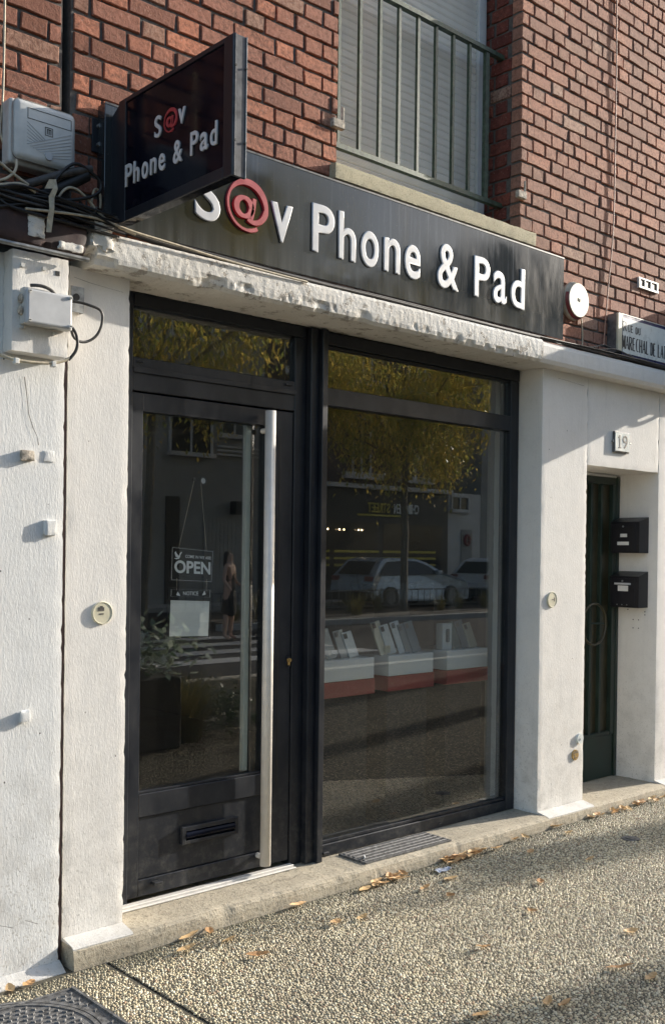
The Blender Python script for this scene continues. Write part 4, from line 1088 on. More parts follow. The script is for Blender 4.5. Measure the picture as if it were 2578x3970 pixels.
cab([(5.0, -.09, 2.750), (5.168, -.09, 2.742), (5.30, -.09, 2.790), (5.45, -.09, 2.775), (5.62, -.095, 2.742), (5.97, -.09, 2.742), (6.3, -.09, 2.742)], .0045, 'cable_g', 'grey cable dipping below the street name plate', 'cables laid along the ledge')
cab([(5.435, -.010, 5.4), (5.436, -.008, 4.92), (5.442, -.012, 4.45), (5.436, -.012, 4.14), (5.440, -.01, 3.85), (5.434, -.012, 3.59), (5.413, -.012, 3.35), (5.376, -.012, 3.145), (5.363, -.012, 2.987), (5.340, -.014, 2.815)], .0042, 'cable_p', 'thin pink cable hanging down the brick wall at right', None)
cab([(1.575, -.012, 3.5), (1.574, -.012, 3.197), (1.570, -.012, 3.09), (1.556, -.014, 3.03), (1.575, -.014, 2.976), (1.60, -.03, 2.90)], .004, 'cable_c', 'thin cream cable running down the brick left of the cabinet', None)
cab([(1.815, -.045, 2.466), (1.864, -.05, 2.470), (1.902, -.055, 2.461), (1.938, -.055, 2.458), (1.956, -.055, 2.436), (1.945, -.055, 2.380), (1.922, -.055, 2.345), (1.884, -.055, 2.322), (1.851, -.06, 2.320), (1.820, -.07, 2.331), (1.805, -.09, 2.355)], .0052, 'cable', 'black cable looping out to the right of the junction box', None)
cab([(1.775, -.12, 2.366), (1.805, -.125, 2.345), (1.813, -.125, 2.308), (1.811, -.125, 2.277), (1.795, -.122, 2.252), (1.78, -.12, 2.236)], .0058, 'cable', 'short black cable curving down from the junction box corner', None)
cab([(1.79, -.12, 2.247), (1.770, -.12, 2.232), (1.726, -.118, 2.215), (1.656, -.118, 2.209), (1.581, -.115, 2.208), (1.541, -.09, 2.222), (1.515, -.05, 2.245), (1.47, -.04, 2.26)], .0055, 'cable_c', 'white painted cable sagging under the pier casing', None)
cab([(1.625, -.13, 2.473), (1.66, -.145, 2.480), (1.695, -.145, 2.474), (1.715, -.14, 2.455)], .006, 'cable_g', 'short grey cable arching over the top of the junction box', None)
for (x, z) in ((1.583, 2.206), (1.722, 2.213)):
    o = box('cable_clip', x-.008, x+.008, -.126, -.105, z-.010, z+.010, 'wplastic', None, .002); tag(o, 'white clip holding the sagging painted cable, %s' % ('left one' if x < 1.6 else 'right one'), 'cable clip', 'cable clips under the pier casing')
# torn tape hanging in the tangle
def tape(bm):
    P = [(1.698, -.152, 2.850), (1.700, -.156, 2.82), (1.690, -.153, 2.79), (1.688, -.156, 2.75), (1.686, -.152, 2.71), (1.680, -.150, 2.665)]
    L = [(bm.verts.new((x-.011+.004*(i % 2), y, z)), bm.verts.new((x+.011-.003*(i % 2), y-.008*(i % 2), z))) for i, (x, y, z) in enumerate(P)]
    for a, b in zip(L, L[1:]): bm.faces.new((a[0], a[1], b[1], b[0]))
    v = [bm.verts.new(p) for p in ((1.665, -.150, 2.815), (1.700, -.158, 2.822), (1.705, -.158, 2.855), (1.680, -.154, 2.850))]; bm.faces.new(v)
o = mk('torn_tape', tape, 'cable_c'); tag(o, 'torn strip of pale tape hanging from the cables over the brown band', 'tape')

# ================================================================== OPEN / NOTICE SIGNS (behind the door glass)
YO = .206
def quadpanel(name, pts, y0, y1, mat, par): return prism(name, pts, y0, y1, mat, par)
OS = thing('open_sign', 'black hanging sign reading OPEN behind the door glass', 'sign')
quadpanel('board', [(2.437, 1.424), (2.655, 1.414), (2.662, 1.556), (2.440, 1.573)], YO+.001, YO+.004, 'board', OS)
def outline(pts, w_, y, par, mat='lettergrey'):
    def fn(bm):
        n = len(pts); c = Vector((sum(p[0] for p in pts)/n, sum(p[1] for p in pts)/n))
        ou = [Vector(p) for p in pts]; inn = [p+(c-p).normalized()*w_*1.5 for p in ou]
        a = [bm.verts.new((p.x, y, p.y)) for p in ou]; b = [bm.verts.new((p.x, y, p.y)) for p in inn]
        for i in range(n): bm.faces.new((a[i], a[(i+1) % n], b[(i+1) % n], b[i]))
    return mk('border', fn, mat, par)
outline([(2.442, 1.429), (2.651, 1.419), (2.657, 1.552), (2.445, 1.568)], .001, YO, OS)
def flat_text(txt, x0, x1, z0, z1, y, par, off=.02, mat='lettergrey', slope=0, mirror=False):
    me = glyph(txt, x0, x1, z0, z1, off, .0, 0, mirror)
    if slope:
        for v in me.vertices: v.co.z += (v.co.x-x0)*slope
    me.materials.append(M_[mat]); o = link('lettering', me, None, par); o.location.y = y; return o
flat_text('OPEN', 2.457, 2.645, 1.459, 1.514, YO, OS, .03, slope=-.05)
flat_text('COME IN WE ARE', 2.512, 2.647, 1.524, 1.537, YO, OS, .01, slope=-.06)
def bird(bm):
    for P in ([(2.455, 1.521), (2.475, 1.525), (2.488, 1.533), (2.480, 1.519), (2.466, 1.517)], [(2.462, 1.552), (2.457, 1.545), (2.463, 1.528), (2.476, 1.524), (2.479, 1.531), (2.470, 1.540)], [(2.478, 1.530), (2.476, 1.524), (2.484, 1.531), (2.494, 1.546), (2.492, 1.551), (2.484, 1.543)]):
        bm.faces.new([bm.verts.new((x, YO, z)) for x, z in P])
mk('emblem', bird, 'lettergrey', OS)
for a, b in (((2.556, 1.866), (2.478, 1.566)), ((2.590, 1.848), (2.622, 1.556))): tube('hanging_cord', [(a[0], YO+.002, a[1]), (b[0], YO, b[1])], .0009, 'cable_c', OS, False, res=1)
NS = thing('notice_sign', 'black notice board with a blank white panel hanging below the OPEN sign', 'sign')
quadpanel('board', [(2.421, 1.176), (2.648, 1.168), (2.656, 1.385), (2.428, 1.397)], YO+.001, YO+.004, 'board', NS)
quadpanel('white_panel', [(2.435, 1.188), (2.636, 1.180), (2.641, 1.333), (2.440, 1.342)], YO-.0005, YO+.0005, 'white', NS)
outline([(2.441, 1.358), (2.644, 1.350), (2.645, 1.381), (2.442, 1.389)], .0009, YO, NS)
flat_text('NOTICE', 2.503, 2.582, 1.362, 1.379, YO, NS, .015, slope=-.03)
for s, cx_ in ((1, 2.478), (-1, 2.612)):
    mk('megaphone', lambda bm: bm.faces.new([bm.verts.new((cx_+s*a, YO, 1.369+b)) for a, b in ((-.010, -.004), (-.002, .011), (.010, -.008), (.006, -.009), (-.006, -.007))]), 'lettergrey', NS)
for a in ((2.470, 1.436), (2.625, 1.430)): tube('link_wire', [(a[0], YO-.001, a[1]), (a[0]-.002, YO-.001, a[1]-.052)], .0009, 'cable_c', NS, False, res=1)
T = thing('suction_hook', 'round clear suction hook on the door glass holding the OPEN sign cord', 'hook')
tube('cup_rim', ring_pts(2.600, 1.860, .0145, .204, 24, 1.0), .0022, 'cable', T, True, True, 2)
mk('cup', lambda bm: cyl(bm, (2.6, .2055, 1.86), .012, .002, 'y', 20), 'gplastic', T)
mk('hook', lambda bm: bx(bm, 2.548, 2.560, .203, .215, 1.856, 1.872, .002), 'cable', T)

# ================================================================== DISPLAY STANDS inside the window
YB = .34
def X4(x): return x
for i, (x0, x1) in enumerate(((3.438, 3.795), (3.902, 4.255), (4.372, 4.725))):
    lab = ('white and red display stand nearest the door', 'white and red display stand in the middle of the window', 'white and red display stand at the right end of the window')[i]
    T = thing('display_stand', lab, 'display stand', 'display stands behind the shop window', (x0, YB, .1))
    sub(box('white_box', x0, x1, YB, YB+.30, .897, 1.006, 'white', T, .002), T)
    sub(box('red_base', x0+.002, x1+.012, YB+.004, YB+.29, .815, .895, 'redbase', T, .002), T)
    sub(box('plinth', x0+.02, x1-.02, YB+.03, YB+.27, .10, .814, 'cloth', T), T)
    # glass case
    C_ = thing('glass_case', ('clear glass case on the stand nearest the door', 'clear glass case on the middle stand', 'clear glass case on the right stand')[i], 'glass case', 'glass cases on the display stands', (x0, YB, 1.01))
    for (a, b, c, d) in ((x0, x1, YB, YB+.004), (x0, x1, YB+.296, YB+.3), (x0, x0+.004, YB+.005, YB+.295), (x1-.004, x1, YB+.005, YB+.295)):
        sub(box('pane', a, b, c, d, 1.008, 1.39, 'glasscase', C_), C_)
PH = [(3.40, 'phone2', 1.155, 'dark phone at the left end of the window'), (3.50, 'phone2', 1.155, 'second dark phone from the left'), (3.545, 'phone2', 1.16, 'black phone with a small white price tag'), (3.64, 'phone2', 1.15, 'dark phone leaning right of the price tag'),
      (3.93, 'phone3', 1.185, 'gold phone standing behind a small card'), (3.985, 'phone1', 1.165, 'silver phone beside the gold one'), (4.075, 'phone1', 1.18, 'silver phone with four camera lenses'), (4.18, 'phone2', 1.175, 'dark phone at the right of the middle stand'),
      (3.455, 'phone4', 1.15, 'teal phone between the two leftmost dark phones'), (3.70, 'phone1', 1.14, 'grey phone at the right end of the stand nearest the door'), (4.125, 'phone2', 1.165, 'dark phone right of the four-lens phone'), (4.665, 'phone3', 1.15, 'pale boxed phone at the far right end'),
      (4.52, 'phone4', 1.16, 'teal phone case beside the white phone box'), (4.60, 'phone2', 1.165, 'dark phone case at the right end')]
for i, (x, mt, top, lab) in enumerate(PH):
    T = thing('phone', lab, 'phone', 'phones on display in the shop window', (x, YB+.055, 1.008))
    body = box('body', -.036, .036, -.004, .004, 0, top-1.008, mt, T, .003, 2)
    box('camera_bump', -.030, -.006, -.007, -.0045, top-1.008-.034, top-1.008-.008, 'cable' if mt != 'phone2' else 'iron', T, .002)
    if 'four' in lab:
        for a in (-.024, -.012):
            for b in (-.016, -.028): mk('camera_lens', lambda bm: cyl(bm, (a, -.008, top-1.008+b), .004, .003, 'y', 10), 'phone2', T)
    T.rotation_euler = (R(-18), R(-8), R(8)); T.scale = (1.1, 1, 1.05)
o = box('price_tag', 3.545, 3.585, YB+.06, YB+.061, 1.015, 1.05, 'paper'); tag(o, 'small white price tag leaning on the black phone', 'price tag'); 
o = box('price_tag', 3.925, 3.965, YB+.05, YB+.051, 1.01, 1.055, 'cream'); tag(o, 'small cream card in front of the gold phone', 'price tag')
T = thing('phone_box', 'white phone box printed with a dark handset on the right stand', 'box')
box('carton', 4.385, 4.465, YB+.05, YB+.10, 1.008, 1.155, 'white', T, .002)
mk('print', lambda bm: bx(bm, 4.412, 4.440, YB+.0485, YB+.0495, 1.05, 1.125, .006), 'phone2', T)

# ================================================================== GROUND ITEMS
# manhole
MH = thing('manhole_cover', 'square cast iron manhole frame with a round cover at lower left', 'manhole', None, (1.43, -.46, 0))
mh = lambda o: sub(o, MH)
mzf = .0
mh(mk('frame', lambda bm: (bx(bm, 1.085, 1.775, -.775, -.213, -.02, .003, .002)), 'iron', MH))
def ringz(cx_, cy_, r0, r1, z0, z1, n=64):
    def fn(bm):
        a = [[bm.verts.new((cx_+r*math.cos(i/n*2*math.pi), cy_+r*math.sin(i/n*2*math.pi), z)) for i in range(n)] for r, z in ((r0, z0), (r0, z1), (r1, z1), (r1, z0))]
        for p, q in zip(a, a[1:]):
            for i in range(n): bm.faces.new((p[i], p[(i+1) % n], q[(i+1) % n], q[i]))
    return fn
mh(mk('ring', ringz(1.43, -.46, .302, .288, 0, .0065), 'iron', MH)); mh(mk('ring', ringz(1.43, -.46, .283, .268, 0, .0065), 'iron', MH))
mh(mk('frame_rim', lambda bm: (bx(bm, 1.765, 1.775, -.775, -.213, .003, .011), bx(bm, 1.085, 1.764, -.223, -.213, .003, .008)), 'iron', MH))
def studs(bm):
    r_ = random.Random(2)
    for i in range(24):
        for j in range(20):
            x = 1.10+i*.028+(j % 2)*.014; y = -.76+j*.028
            if x > 1.758 or y > -.232: continue
            d = math.hypot(x-1.43, y+.46)
            if .255 < d < .315: continue
            a = R(45 if (i+j) % 2 else -45); L = .009
            c, s = math.cos(a)*L, math.sin(a)*L; w_ = .0035; n_ = (-math.sin(a)*w_, math.cos(a)*w_)
            q = [(x-c+n_[0], y-s+n_[1]), (x-c-n_[0], y-s-n_[1]), (x+c-n_[0], y+s-n_[1]), (x+c+n_[0], y+s+n_[1])]
            lo = [bm.verts.new((p[0], p[1], .003)) for p in q]; hi = [bm.verts.new((x+(p[0]-x)*.7, y+(p[1]-y)*.7, .0085)) for p in q]
            bm.faces.new(hi)
            for k in range(4): bm.faces.new((lo[k], lo[(k+1) % 4], hi[(k+1) % 4], hi[k]))
o = mh(mk('studs', studs, 'iron', MH)); o['kind'] = 'stuff'
o = mk('drain_cap', lambda bm: (cyl(bm, (4.94, -.487, gz(4.94)+.002), .047, .006, 'z', 32), cyl(bm, (4.94, -.487, gz(4.94)+.007), .028, .004, 'z', 24), bx(bm, 4.925, 4.955, -.490, -.484, gz(4.94)+.008, gz(4.94)+.011)), 'iron'); tag(o, 'small round iron cap set in the pebble pavement', 'drain cap')
# fallen leaves
def leaf_mesh(L, W_, seed):
    r_ = random.Random(seed); bm = bmesh.new(); n = 8; rows = []
    curl = r_.uniform(.15, .5); bend = r_.uniform(-.5, .5)
    for i in range(n+1):
        t = i/n; wd = W_*math.sin(math.pi*min(1, t*.94+.04))**.8*(1+r_.uniform(-.15, .15)); x = (t-.5)*L
        up = .004+.010*abs(t-.5)*curl*3+r_.uniform(0, .0015)
        rows.append([bm.verts.new((x, -wd/2+bend*.01*math.sin(t*3), up+wd*curl*.5)), bm.verts.new((x, bend*.01*math.sin(t*3), up)), bm.verts.new((x, wd/2+bend*.01*math.sin(t*3), up+wd*curl*.35))])
    for a, b in zip(rows, rows[1:]):
        for k in range(2): bm.faces.new((a[k], b[k], b[k+1], a[k+1]))
    me = bpy.data.meshes.new('fallen_leaf'); bm.to_mesh(me); bm.free(); me.materials.append(M_['deadleaf']); return me
LM = [leaf_mesh(.062, .020, i) for i in range(3)]+[leaf_mesh(.045, .022, 10+i) for i in range(3)]+[leaf_mesh(.075, .018, 20)]
LV = [(2.338, -.108, 6, 12), (2.432, -.110, 3, 60), (2.257, -.208, 0, 5), (2.444, -.236, 1, 20), (2.43, -.433, 0, -35), (2.896, -.115, 6, 10), (3.268, -.155, 1, 8), (3.371, -.12, 0, 12), (3.46, -.12, 2, 50), (3.555, -.115, 3, 80), (3.516, -.15, 0, -10), (3.676, -.314, 1, -8), (3.483, -.325, 4, 10),
      (3.497, -.471, 5, 70), (3.368, -1.413, 6, -38), (2.926, -1.411, 0, 30), (2.957, -1.46, 2, 10), (2.682, -1.316, 1, 0), (3.14, -.948, 4, -20), (3.612, -.831, 5, 70), (2.884, -.371, 3, 10), (4.008, -.10, 1, 20), (4.08, -.11, 2, 0), (3.866, -.115, 0, 40), (4.151, -.12, 3, 10), (4.216, -.153, 6, 5), (3.983, -.135, 1, 30), (3.872, -.165, 2, -10),
      (4.812, -.11, 0, -20), (4.752, -.22, 4, 0), (4.428, -.575, 3, 0), (4.507, -.115, 5, 75), (4.426, -.11, 3, 10), (5.127, -.11, 4, 70), (5.185, -.11, 0, 10), (5.222, -.13, 5, 0), (5.466, -.11, 5, 60), (5.676, -.11, 1, 10), (5.79, -.12, 2, 0), (5.90, -.14, 6, 0), (3.38, -1.531, 4, 0), (3.723, -1.236, 3, -30), (3.005, -.408, 4, 10), (4.06, -.14, 0, 60), (3.94, -.11, 5, 15), (1.66, -.10, 4, 30), (1.60, -.095, 5, 80), (4.30, -.30, 4, 15), (3.95, -.62, 3, 40)]
LV += [(random.gauss(4.0, .10), random.uniform(-.15, -.10), random.randint(0, 6), random.uniform(-30, 60)) for _ in range(12)]+[(random.gauss(3.42, .09), random.uniform(-.20, -.11), random.randint(0, 6), random.uniform(-30, 60)) for _ in range(5)]+[(random.uniform(5.0, 5.8), random.uniform(-.17, -.10), random.randint(0, 6), random.uniform(-30, 60)) for _ in range(7)]
for i, (x, y, k, a) in enumerate(LV):
    o = link('fallen_leaf', LM[k], None); o.location = (x, y, gz(x)+.006); o.rotation_euler = (random.uniform(-.25, .25), random.uniform(-.15, .15), R(a)); o.scale = (1.5, 1.55, 1.5)
    near = 'against the kerb' if y > -.17 else 'out on the pebbles' if y < -.7 else 'near the kerb'
    side = ('below the left pier' if x < 2.2 else 'below the door, left half' if x < 2.6 else 'below the door, right half' if x < 3.2 else 'below the left end of the grate' if x < 3.5 else 'below the middle of the grate' if x < 3.75
            else 'below the right end of the grate' if x < 3.95 else 'just right of the grate' if x < 4.15 else 'below the window, right end' if x < 4.75 else 'below the right pier' if x < 5.21 else 'below the green door')
    shape = {0: 'narrow', 1: 'slim curled', 2: 'thin bent', 3: 'short broad', 4: 'small rounded', 5: 'small upturned', 6: 'long thin'}[k]
    tag(o, '%s tan dead leaf %s, %s' % (shape, near, side), 'leaf', 'dead leaves on the pavement')
o = link('fallen_leaf', LM[5], None); o.location = (3.225, .125, .097); o.rotation_euler = (0, 0, R(15)); tag(o, 'small dead leaf on the step at the foot of the mullion', 'leaf', 'dead leaves on the pavement')
def twig(x0, y0, x1, y1, r_): 
    o = tube('twig', [(x0, y0, gz(x0)+.009), ((x0+x1)/2, (y0+y1)/2+.01, gz(x0)+.013), (x1, y1, gz(x1)+.009)], r_, 'bark'); return o
tag(twig(2.31, -.235, 2.46, -.17, .0022), 'thin dark twig among the leaves below the door', 'twig')
def film(bm):
    r_ = random.Random(4); g = [[bm.verts.new((3.70+i*.014, -.215+j*.014+.004*math.sin(i), gz(3.7)+.008+r_.uniform(0, .010))) for i in range(8)] for j in range(4)]
    for j in range(3):
        for i in range(7): bm.faces.new((g[j][i], g[j][i+1], g[j+1][i+1], g[j+1][i]))
o = mk('plastic_film', film, 'film'); tag(o, 'crumpled bluish plastic film on the pavement below the grate', 'litter')
o = tube('cigarette_end', [(3.40, -.012, .106), (3.415, .004, .107), (3.425, .02, .106)], .004, 'paper'); tag(o, 'bent white paper stub on the corner of the grate', 'litter')

# ================================================================== NEIGHBOURING THINGS AND AN ADDED POST WHOSE SHADOWS FALL IN VIEW
NG = thing('hanging_shop_sign', 'black box sign on the wall beyond the right edge of the photo', 'sign', None, (6.55, -.45, 3.0))
sub(box('casing', 6.52, 6.58, -.68, -.06, 2.70, 3.315, 'black', NG, .004), NG)
sub(box('bracket', 6.53, 6.57, -.06, -.001, 2.9, 3.1, 'iron', NG), NG)
sub(tube('scroll', [(6.55, -.02, 2.70), (6.55, -.12, 2.62), (6.55, -.2, 2.66), (6.55, -.16, 2.71)], .012, 'iron', NG), NG)
BP = thing('shadow_post', 'thin unseen post added to cast a soft ground shadow, with a narrow banner far along the pavement', 'lamp post', None, (21.0, -3.70, 0))  # unseen post and panel, added for the soft shadow band on the pavement
mk('post', lambda bm: cyl(bm, (0, -.22, 3.4), .04, 6.8, 'z', 12), 'iron', BP); box('blocker', -.02, .02, -.17, .16, 5.05, 6.15, 'blue', BP)
LP = thing('lamp_post', 'tall stout lamp post far along the pavement', 'lamp post', None, (20.0, -4.90, 0))
mk('post', lambda bm: cyl(bm, (0, 0, 3.7), .19, 7.6, 'z', 20, .15), 'iron', LP); box('lantern', -.5, .1, -.12, .12, 7.5, 7.6, 'iron', LP, .03)

c = LP.copy(); COL.objects.link(c); c.location = (20.0, -6.35, 0); c['label'] = 'second lamp post far along the pavement, nearer the road'
for ch in LP.children:
    d = ch.copy(); COL.objects.link(d); d.parent = c

# ================================================================== TREES, PLANTS
def quads_mesh(name, C3, U, Vv, mat, rng):
    """many small elongated quads: centres C3, half axes U and Vv"""
    n = len(C3)
    P = np.stack([C3-U, C3-Vv, C3+U, C3+Vv], 1).reshape(-1, 3)
    me = bpy.data.meshes.new(name); me.vertices.add(n*4); me.vertices.foreach_set('co', P.ravel())
    me.loops.add(n*4); me.loops.foreach_set('vertex_index', np.arange(n*4, dtype=np.int32)); me.polygons.add(n)
    me.polygons.foreach_set('loop_start', np.arange(0, n*4, 4, dtype=np.int32)); me.update(calc_edges=True)
    at = me.attributes.new('rnd', 'FLOAT', 'FACE'); at.data.foreach_set('value', rng.random(n).astype(np.float32))
    me.materials.append(M_[mat]); return me
def tree(x, y, h, rad, z0, label, seed, n=9000, lean=0, mat='leaves', trunk_r=.105):
    rng = np.random.default_rng(seed); T = thing('street_tree', label, 'tree', 'trees along the street', (x, y, 0))
    rr = random.Random(seed)
    def tk(bm):
        def limb(p0, p1, r0, r1, seg=4):
            n_ = 8; prev = None
            for i in range(seg+1):
                t = i/seg; c = Vector(p0).lerp(Vector(p1), t)+Vector((rr.uniform(-1, 1), rr.uniform(-1, 1), 0))*r0*.25*(0 < i < seg); r_ = r0+(r1-r0)*t
                d = (Vector(p1)-Vector(p0)).normalized(); a = d.orthogonal().normalized(); b = d.cross(a)
                ring = [bm.verts.new(c+(a*math.cos(k/n_*2*math.pi)+b*math.sin(k/n_*2*math.pi))*r_) for k in range(n_)]
                if prev:
                    for k in range(n_): bm.faces.new((prev[k], prev[(k+1) % n_], ring[(k+1) % n_], ring[k]))
                prev = ring
        top = (lean, 0, z0+.6)
        limb((0, 0, -.1), top, trunk_r, trunk_r*.75, 6)
        for i in range(11):
            a = i*2.4; l = rad*rr.uniform(.5, .85); zz = z0+.2+(h-z0)*rr.uniform(.1, .8)
            limb(top if i > 4 else (lean*.8, 0, z0+.2), (lean+l*math.cos(a), l*math.sin(a), zz), trunk_r*.45, .02, 5)
    mk('trunk', tk, 'bark', T)
    # clumps
    nc = 60; cc = []
    while len(cc) < nc:
        p = rng.uniform(-1, 1, 3)
        if .35 < np.linalg.norm(p) < 1: cc.append(p)
    cc = np.array(cc)*np.array([rad, rad, (h-z0)/2])+np.array([lean, 0, (h+z0)/2])
    ci = rng.integers(0, nc, n); g = rng.normal(0, 1, (n, 3))*np.array([.25, .25, .34])*rad*.42
    g[:, 2] -= np.abs(rng.normal(0, .18, n))
    C3 = cc[ci]+g
    L = rng.uniform(.045, .095, n)
    az_ = rng.uniform(0, 2*np.pi, n); dr = rng.uniform(.5, 1.2, n)
    U = np.stack([np.cos(az_)*np.cos(dr), np.sin(az_)*np.cos(dr), -np.sin(dr)], 1)*L[:, None]
    Wd = np.stack([-np.sin(az_), np.cos(az_), rng.uniform(-.4, .4, n)], 1)*(L*.32)[:, None]
    o = link('crown', quads_mesh('crown', C3, U, Wd, mat, rng), None, T); o['kind'] = 'stuff'
    return T
tree(19.2, -14.5, 8.4, 2.7, 3.7, 'yellowing street tree on the verge across the road, mirrored in the shop window', 1, 26000)
tree(11.5, -14.6, 9.0, 3.0, 4.6, 'yellow-green tree across the road, mirrored in the pane over the door', 2, 24000, .2)
tree(16.6, -16.4, 11.6, 1.7, 6.6, 'slender olive tree on the verge across the road', 3, 3500)
tree(27.5, -15.2, 9.0, 2.4, 4.2, 'dark tree far along the verge across the road', 4, 6000, 0, 'greenleaf')
tree(33, -9, 10, 3, 4.2, 'broad street tree far down the pavement', 5, 5000)

def blades(n, rad, h, mat, rng, droop=.6, wd=.004):
    az_ = rng.uniform(0, 2*np.pi, n); r_ = rng.uniform(0, rad*.35, n); hh = h*rng.uniform(.5, 1, n); out = rng.uniform(.1, 1, n)*rad
    vs = []; fs = []; rn = []
    for i in range(n):
        c, s = math.cos(az_[i]), math.sin(az_[i]); b = len(vs)
        for k in range(4):
            t = k/3; rr_ = r_[i]+out[i]*t**1.6; z = hh[i]*(t-droop*.35*t*t*t); w_ = wd*(1-t*.8)
            vs += [(c*rr_-s*w_, s*rr_+c*w_, z), (c*rr_+s*w_, s*rr_-c*w_, z)]
        for k in range(3): fs.append((b+k*2, b+k*2+1, b+k*2+3, b+k*2+2)); rn.append(rng.random())
    me = bpy.data.meshes.new('blades'); me.from_pydata(vs, [], fs); me.update(); at = me.attributes.new('rnd', 'FLOAT', 'FACE'); at.data.foreach_set('value', rn); me.materials.append(M_[mat]); return me
rng = np.random.default_rng(8)
P1 = thing('planter', 'dark planter with a glossy leafy shrub, mirrored in the door glass', 'planter', None, (4.30, -3.02, 0))
box('tub', -.85, .20, -.28, .26, .02, .58, 'planter', P1, .015)
n = 420; C3 = rng.normal(0, 1, (n, 3))*np.array([.20, .16, .11])+np.array([.08, 0, .76]); az_ = rng.uniform(0, 6.28, n); dr = rng.uniform(-.3, .9, n); L = rng.uniform(.035, .075, n)
U = np.stack([np.cos(az_)*np.cos(dr), np.sin(az_)*np.cos(dr), -np.sin(dr)], 1)*L[:, None]; Wd = np.stack([-np.sin(az_), np.cos(az_), rng.uniform(-.5, .5, n)], 1)*(L*.38)[:, None]
o = link('foliage', quads_mesh('foliage', C3, U, Wd, 'varleaf', rng), None, P1); o['kind'] = 'stuff'
G1 = thing('grass_clump', 'tall dry grass clump beside the planter, mirrored in the door glass', 'plant', None, (4.68, -3.02, .02))
link('blades', blades(700, .42, .78, 'grassb', rng), None, G1)['kind'] = 'stuff'
B1 = thing('low_bush', 'low green bush right of the grass clump, mirrored in the door glass', 'plant', None, (5.12, -3.15, .02))
n = 1500; C3 = rng.normal(0, 1, (n, 3))*np.array([.17, .15, .09])+np.array([0, 0, .22]); az_ = rng.uniform(0, 6.28, n); dr = rng.uniform(-.5, .9, n); L = rng.uniform(.014, .03, n)
U = np.stack([np.cos(az_)*np.cos(dr), np.sin(az_)*np.cos(dr), -np.sin(dr)], 1)*L[:, None]; Wd = np.stack([-np.sin(az_), np.cos(az_), rng.uniform(-.5, .5, n)], 1)*(L*.5)[:, None]
link('foliage', quads_mesh('foliage', C3, U, Wd, 'greenleaf', rng), None, B1)['kind'] = 'stuff'
me0 = blades(160, .35, .75, 'grassb', rng)
for i in range(26):
    o = link('verge_grass', me0, None); o.location = (13.2+i*1.15+random.uniform(-.3, .3), -14.3+random.uniform(-.7, .7), .04); s_ = random.uniform(.6, 1.2); o.scale = (s_, s_, s_); o.rotation_euler.z = random.uniform(0, 6)
    tag(o, 'dry grass tuft on the verge across the road', 'grass tuft', 'grass tufts on the verge')
# low verge fence
VF = thing('verge_fence', 'low dark metal fence along the far side of the verge', 'fence', None, (20, -15.4, 0))
box('rail', -7, 14, -.015, .015, .53, .56, 'iron', VF); box('rail', -7, 14, -.015, .015, .12, .15, 'iron', VF)
for i in range(85): 
    if i == 0: b0 = box('picket', -.008, .008, -.008, .008, .151, .529, 'iron', VF); b0.location.x = -6.9
    else: c = b0.copy(); COL.objects.link(c); c.parent = VF; c.location.x = -6.9+i*.245

# ================================================================== CARS
def car(x, y, paint, label, flip=1):
    T = thing('parked_car', label, 'car', 'cars parked across the road', (x, y, -.1))
    prof = [(0, .30), (.02, .62), (.10, .95), (.55, 1.42), (.9, 1.49), (2.0, 1.47), (2.55, 1.32), (3.15, 1.02), (3.9, .88), (4.22, .72), (4.28, .45), (4.25, .22), (3.9, .20), (.3, .20)]
    def body(bm):
        rows = []
        for yy, k in ((-.90, .93), (-.86, 1), (.86, 1), (.90, .93)):
            inset = .0
            rows.append([bm.verts.new((a, yy*(1-.22*max(0, (b-.95)/.55)), b if k == 1 else .2+(b-.2)*.985)) for a, b in prof])
        m = len(prof)
        for p, q in zip(rows, rows[1:]):
            for i in range(m): bm.faces.new((p[i], p[(i+1) % m], q[(i+1) % m], q[i]))
        bm.faces.new(rows[0]); bm.faces.new(rows[-1][::-1])
        bmesh.ops.bevel(bm, geom=[e for e in bm.edges if abs(e.verts[0].co.y-e.verts[1].co.y) > 1], offset=.05, segments=2, affect='EDGES')
    mk('body', body, paint, T)
    for s in (-1, 1):
        def side(z): return s*.86*(1-.22*max(0, (z-.95)/.55))+s*.034
        for pts in ([(.35, .98), (.72, 1.36), (1.35, 1.40), (1.35, .98)], [(1.41, .98), (1.41, 1.40), (2.0, 1.385), (2.5, 1.24), (2.92, .99)]):
            mk('side_window', lambda bm: bm.faces.new([bm.verts.new((a, side(b), b)) for a, b in (pts if s > 0 else pts[::-1])]), 'winglass', T)
        for cxw in (.78, 3.45):
            w_ = bpy.data.objects.new('wheel', None); COL.objects.link(w_); w_.parent = T; w_.location = (cxw, s*.80, .32)
            mk('tyre', lambda bm: cyl(bm, (0, 0, 0), .32, .22, 'y', 28), 'tyre', w_); mk('rim', lambda bm: cyl(bm, (0, s*.112, 0), .20, .02, 'y', 10), 'alud', w_)
        if s > 0:
            mk('rear_window', lambda bm: bm.faces.new([bm.verts.new(p) for p in ((.085, -.66, .99), (.46, -.58, 1.37), (.46, .58, 1.37), (.085, .66, .99))]), 'winglass', T); mk('bumper', lambda bm: bx(bm, -.06, .25, -.84, .84, .22, .50, .04, 2), 'tyre', T)
        mk('mirror', lambda bm: bx(bm, 2.72, 2.92, s*.93-.09, s*.93+.09, .98, 1.12, .04, 2), paint, T)
        mk('headlight', lambda bm: bx(bm, 3.92, 4.24, s*.72-.13, s*.72+.13, .66, .78, .03, 2), 'alu', T)
        mk('tail_light', lambda bm: bx(bm, -.005, .12, s*.72-.13, s*.72+.13, .80, .94, .02, 2), 'redp', T)
    return T
car(20.75, -18.15, 'car', 'silver blue hatchback parked across the road, mirrored in the shop window')
car(26.3, -18.3, 'carw', 'white car parked ahead of the hatchback across the road')

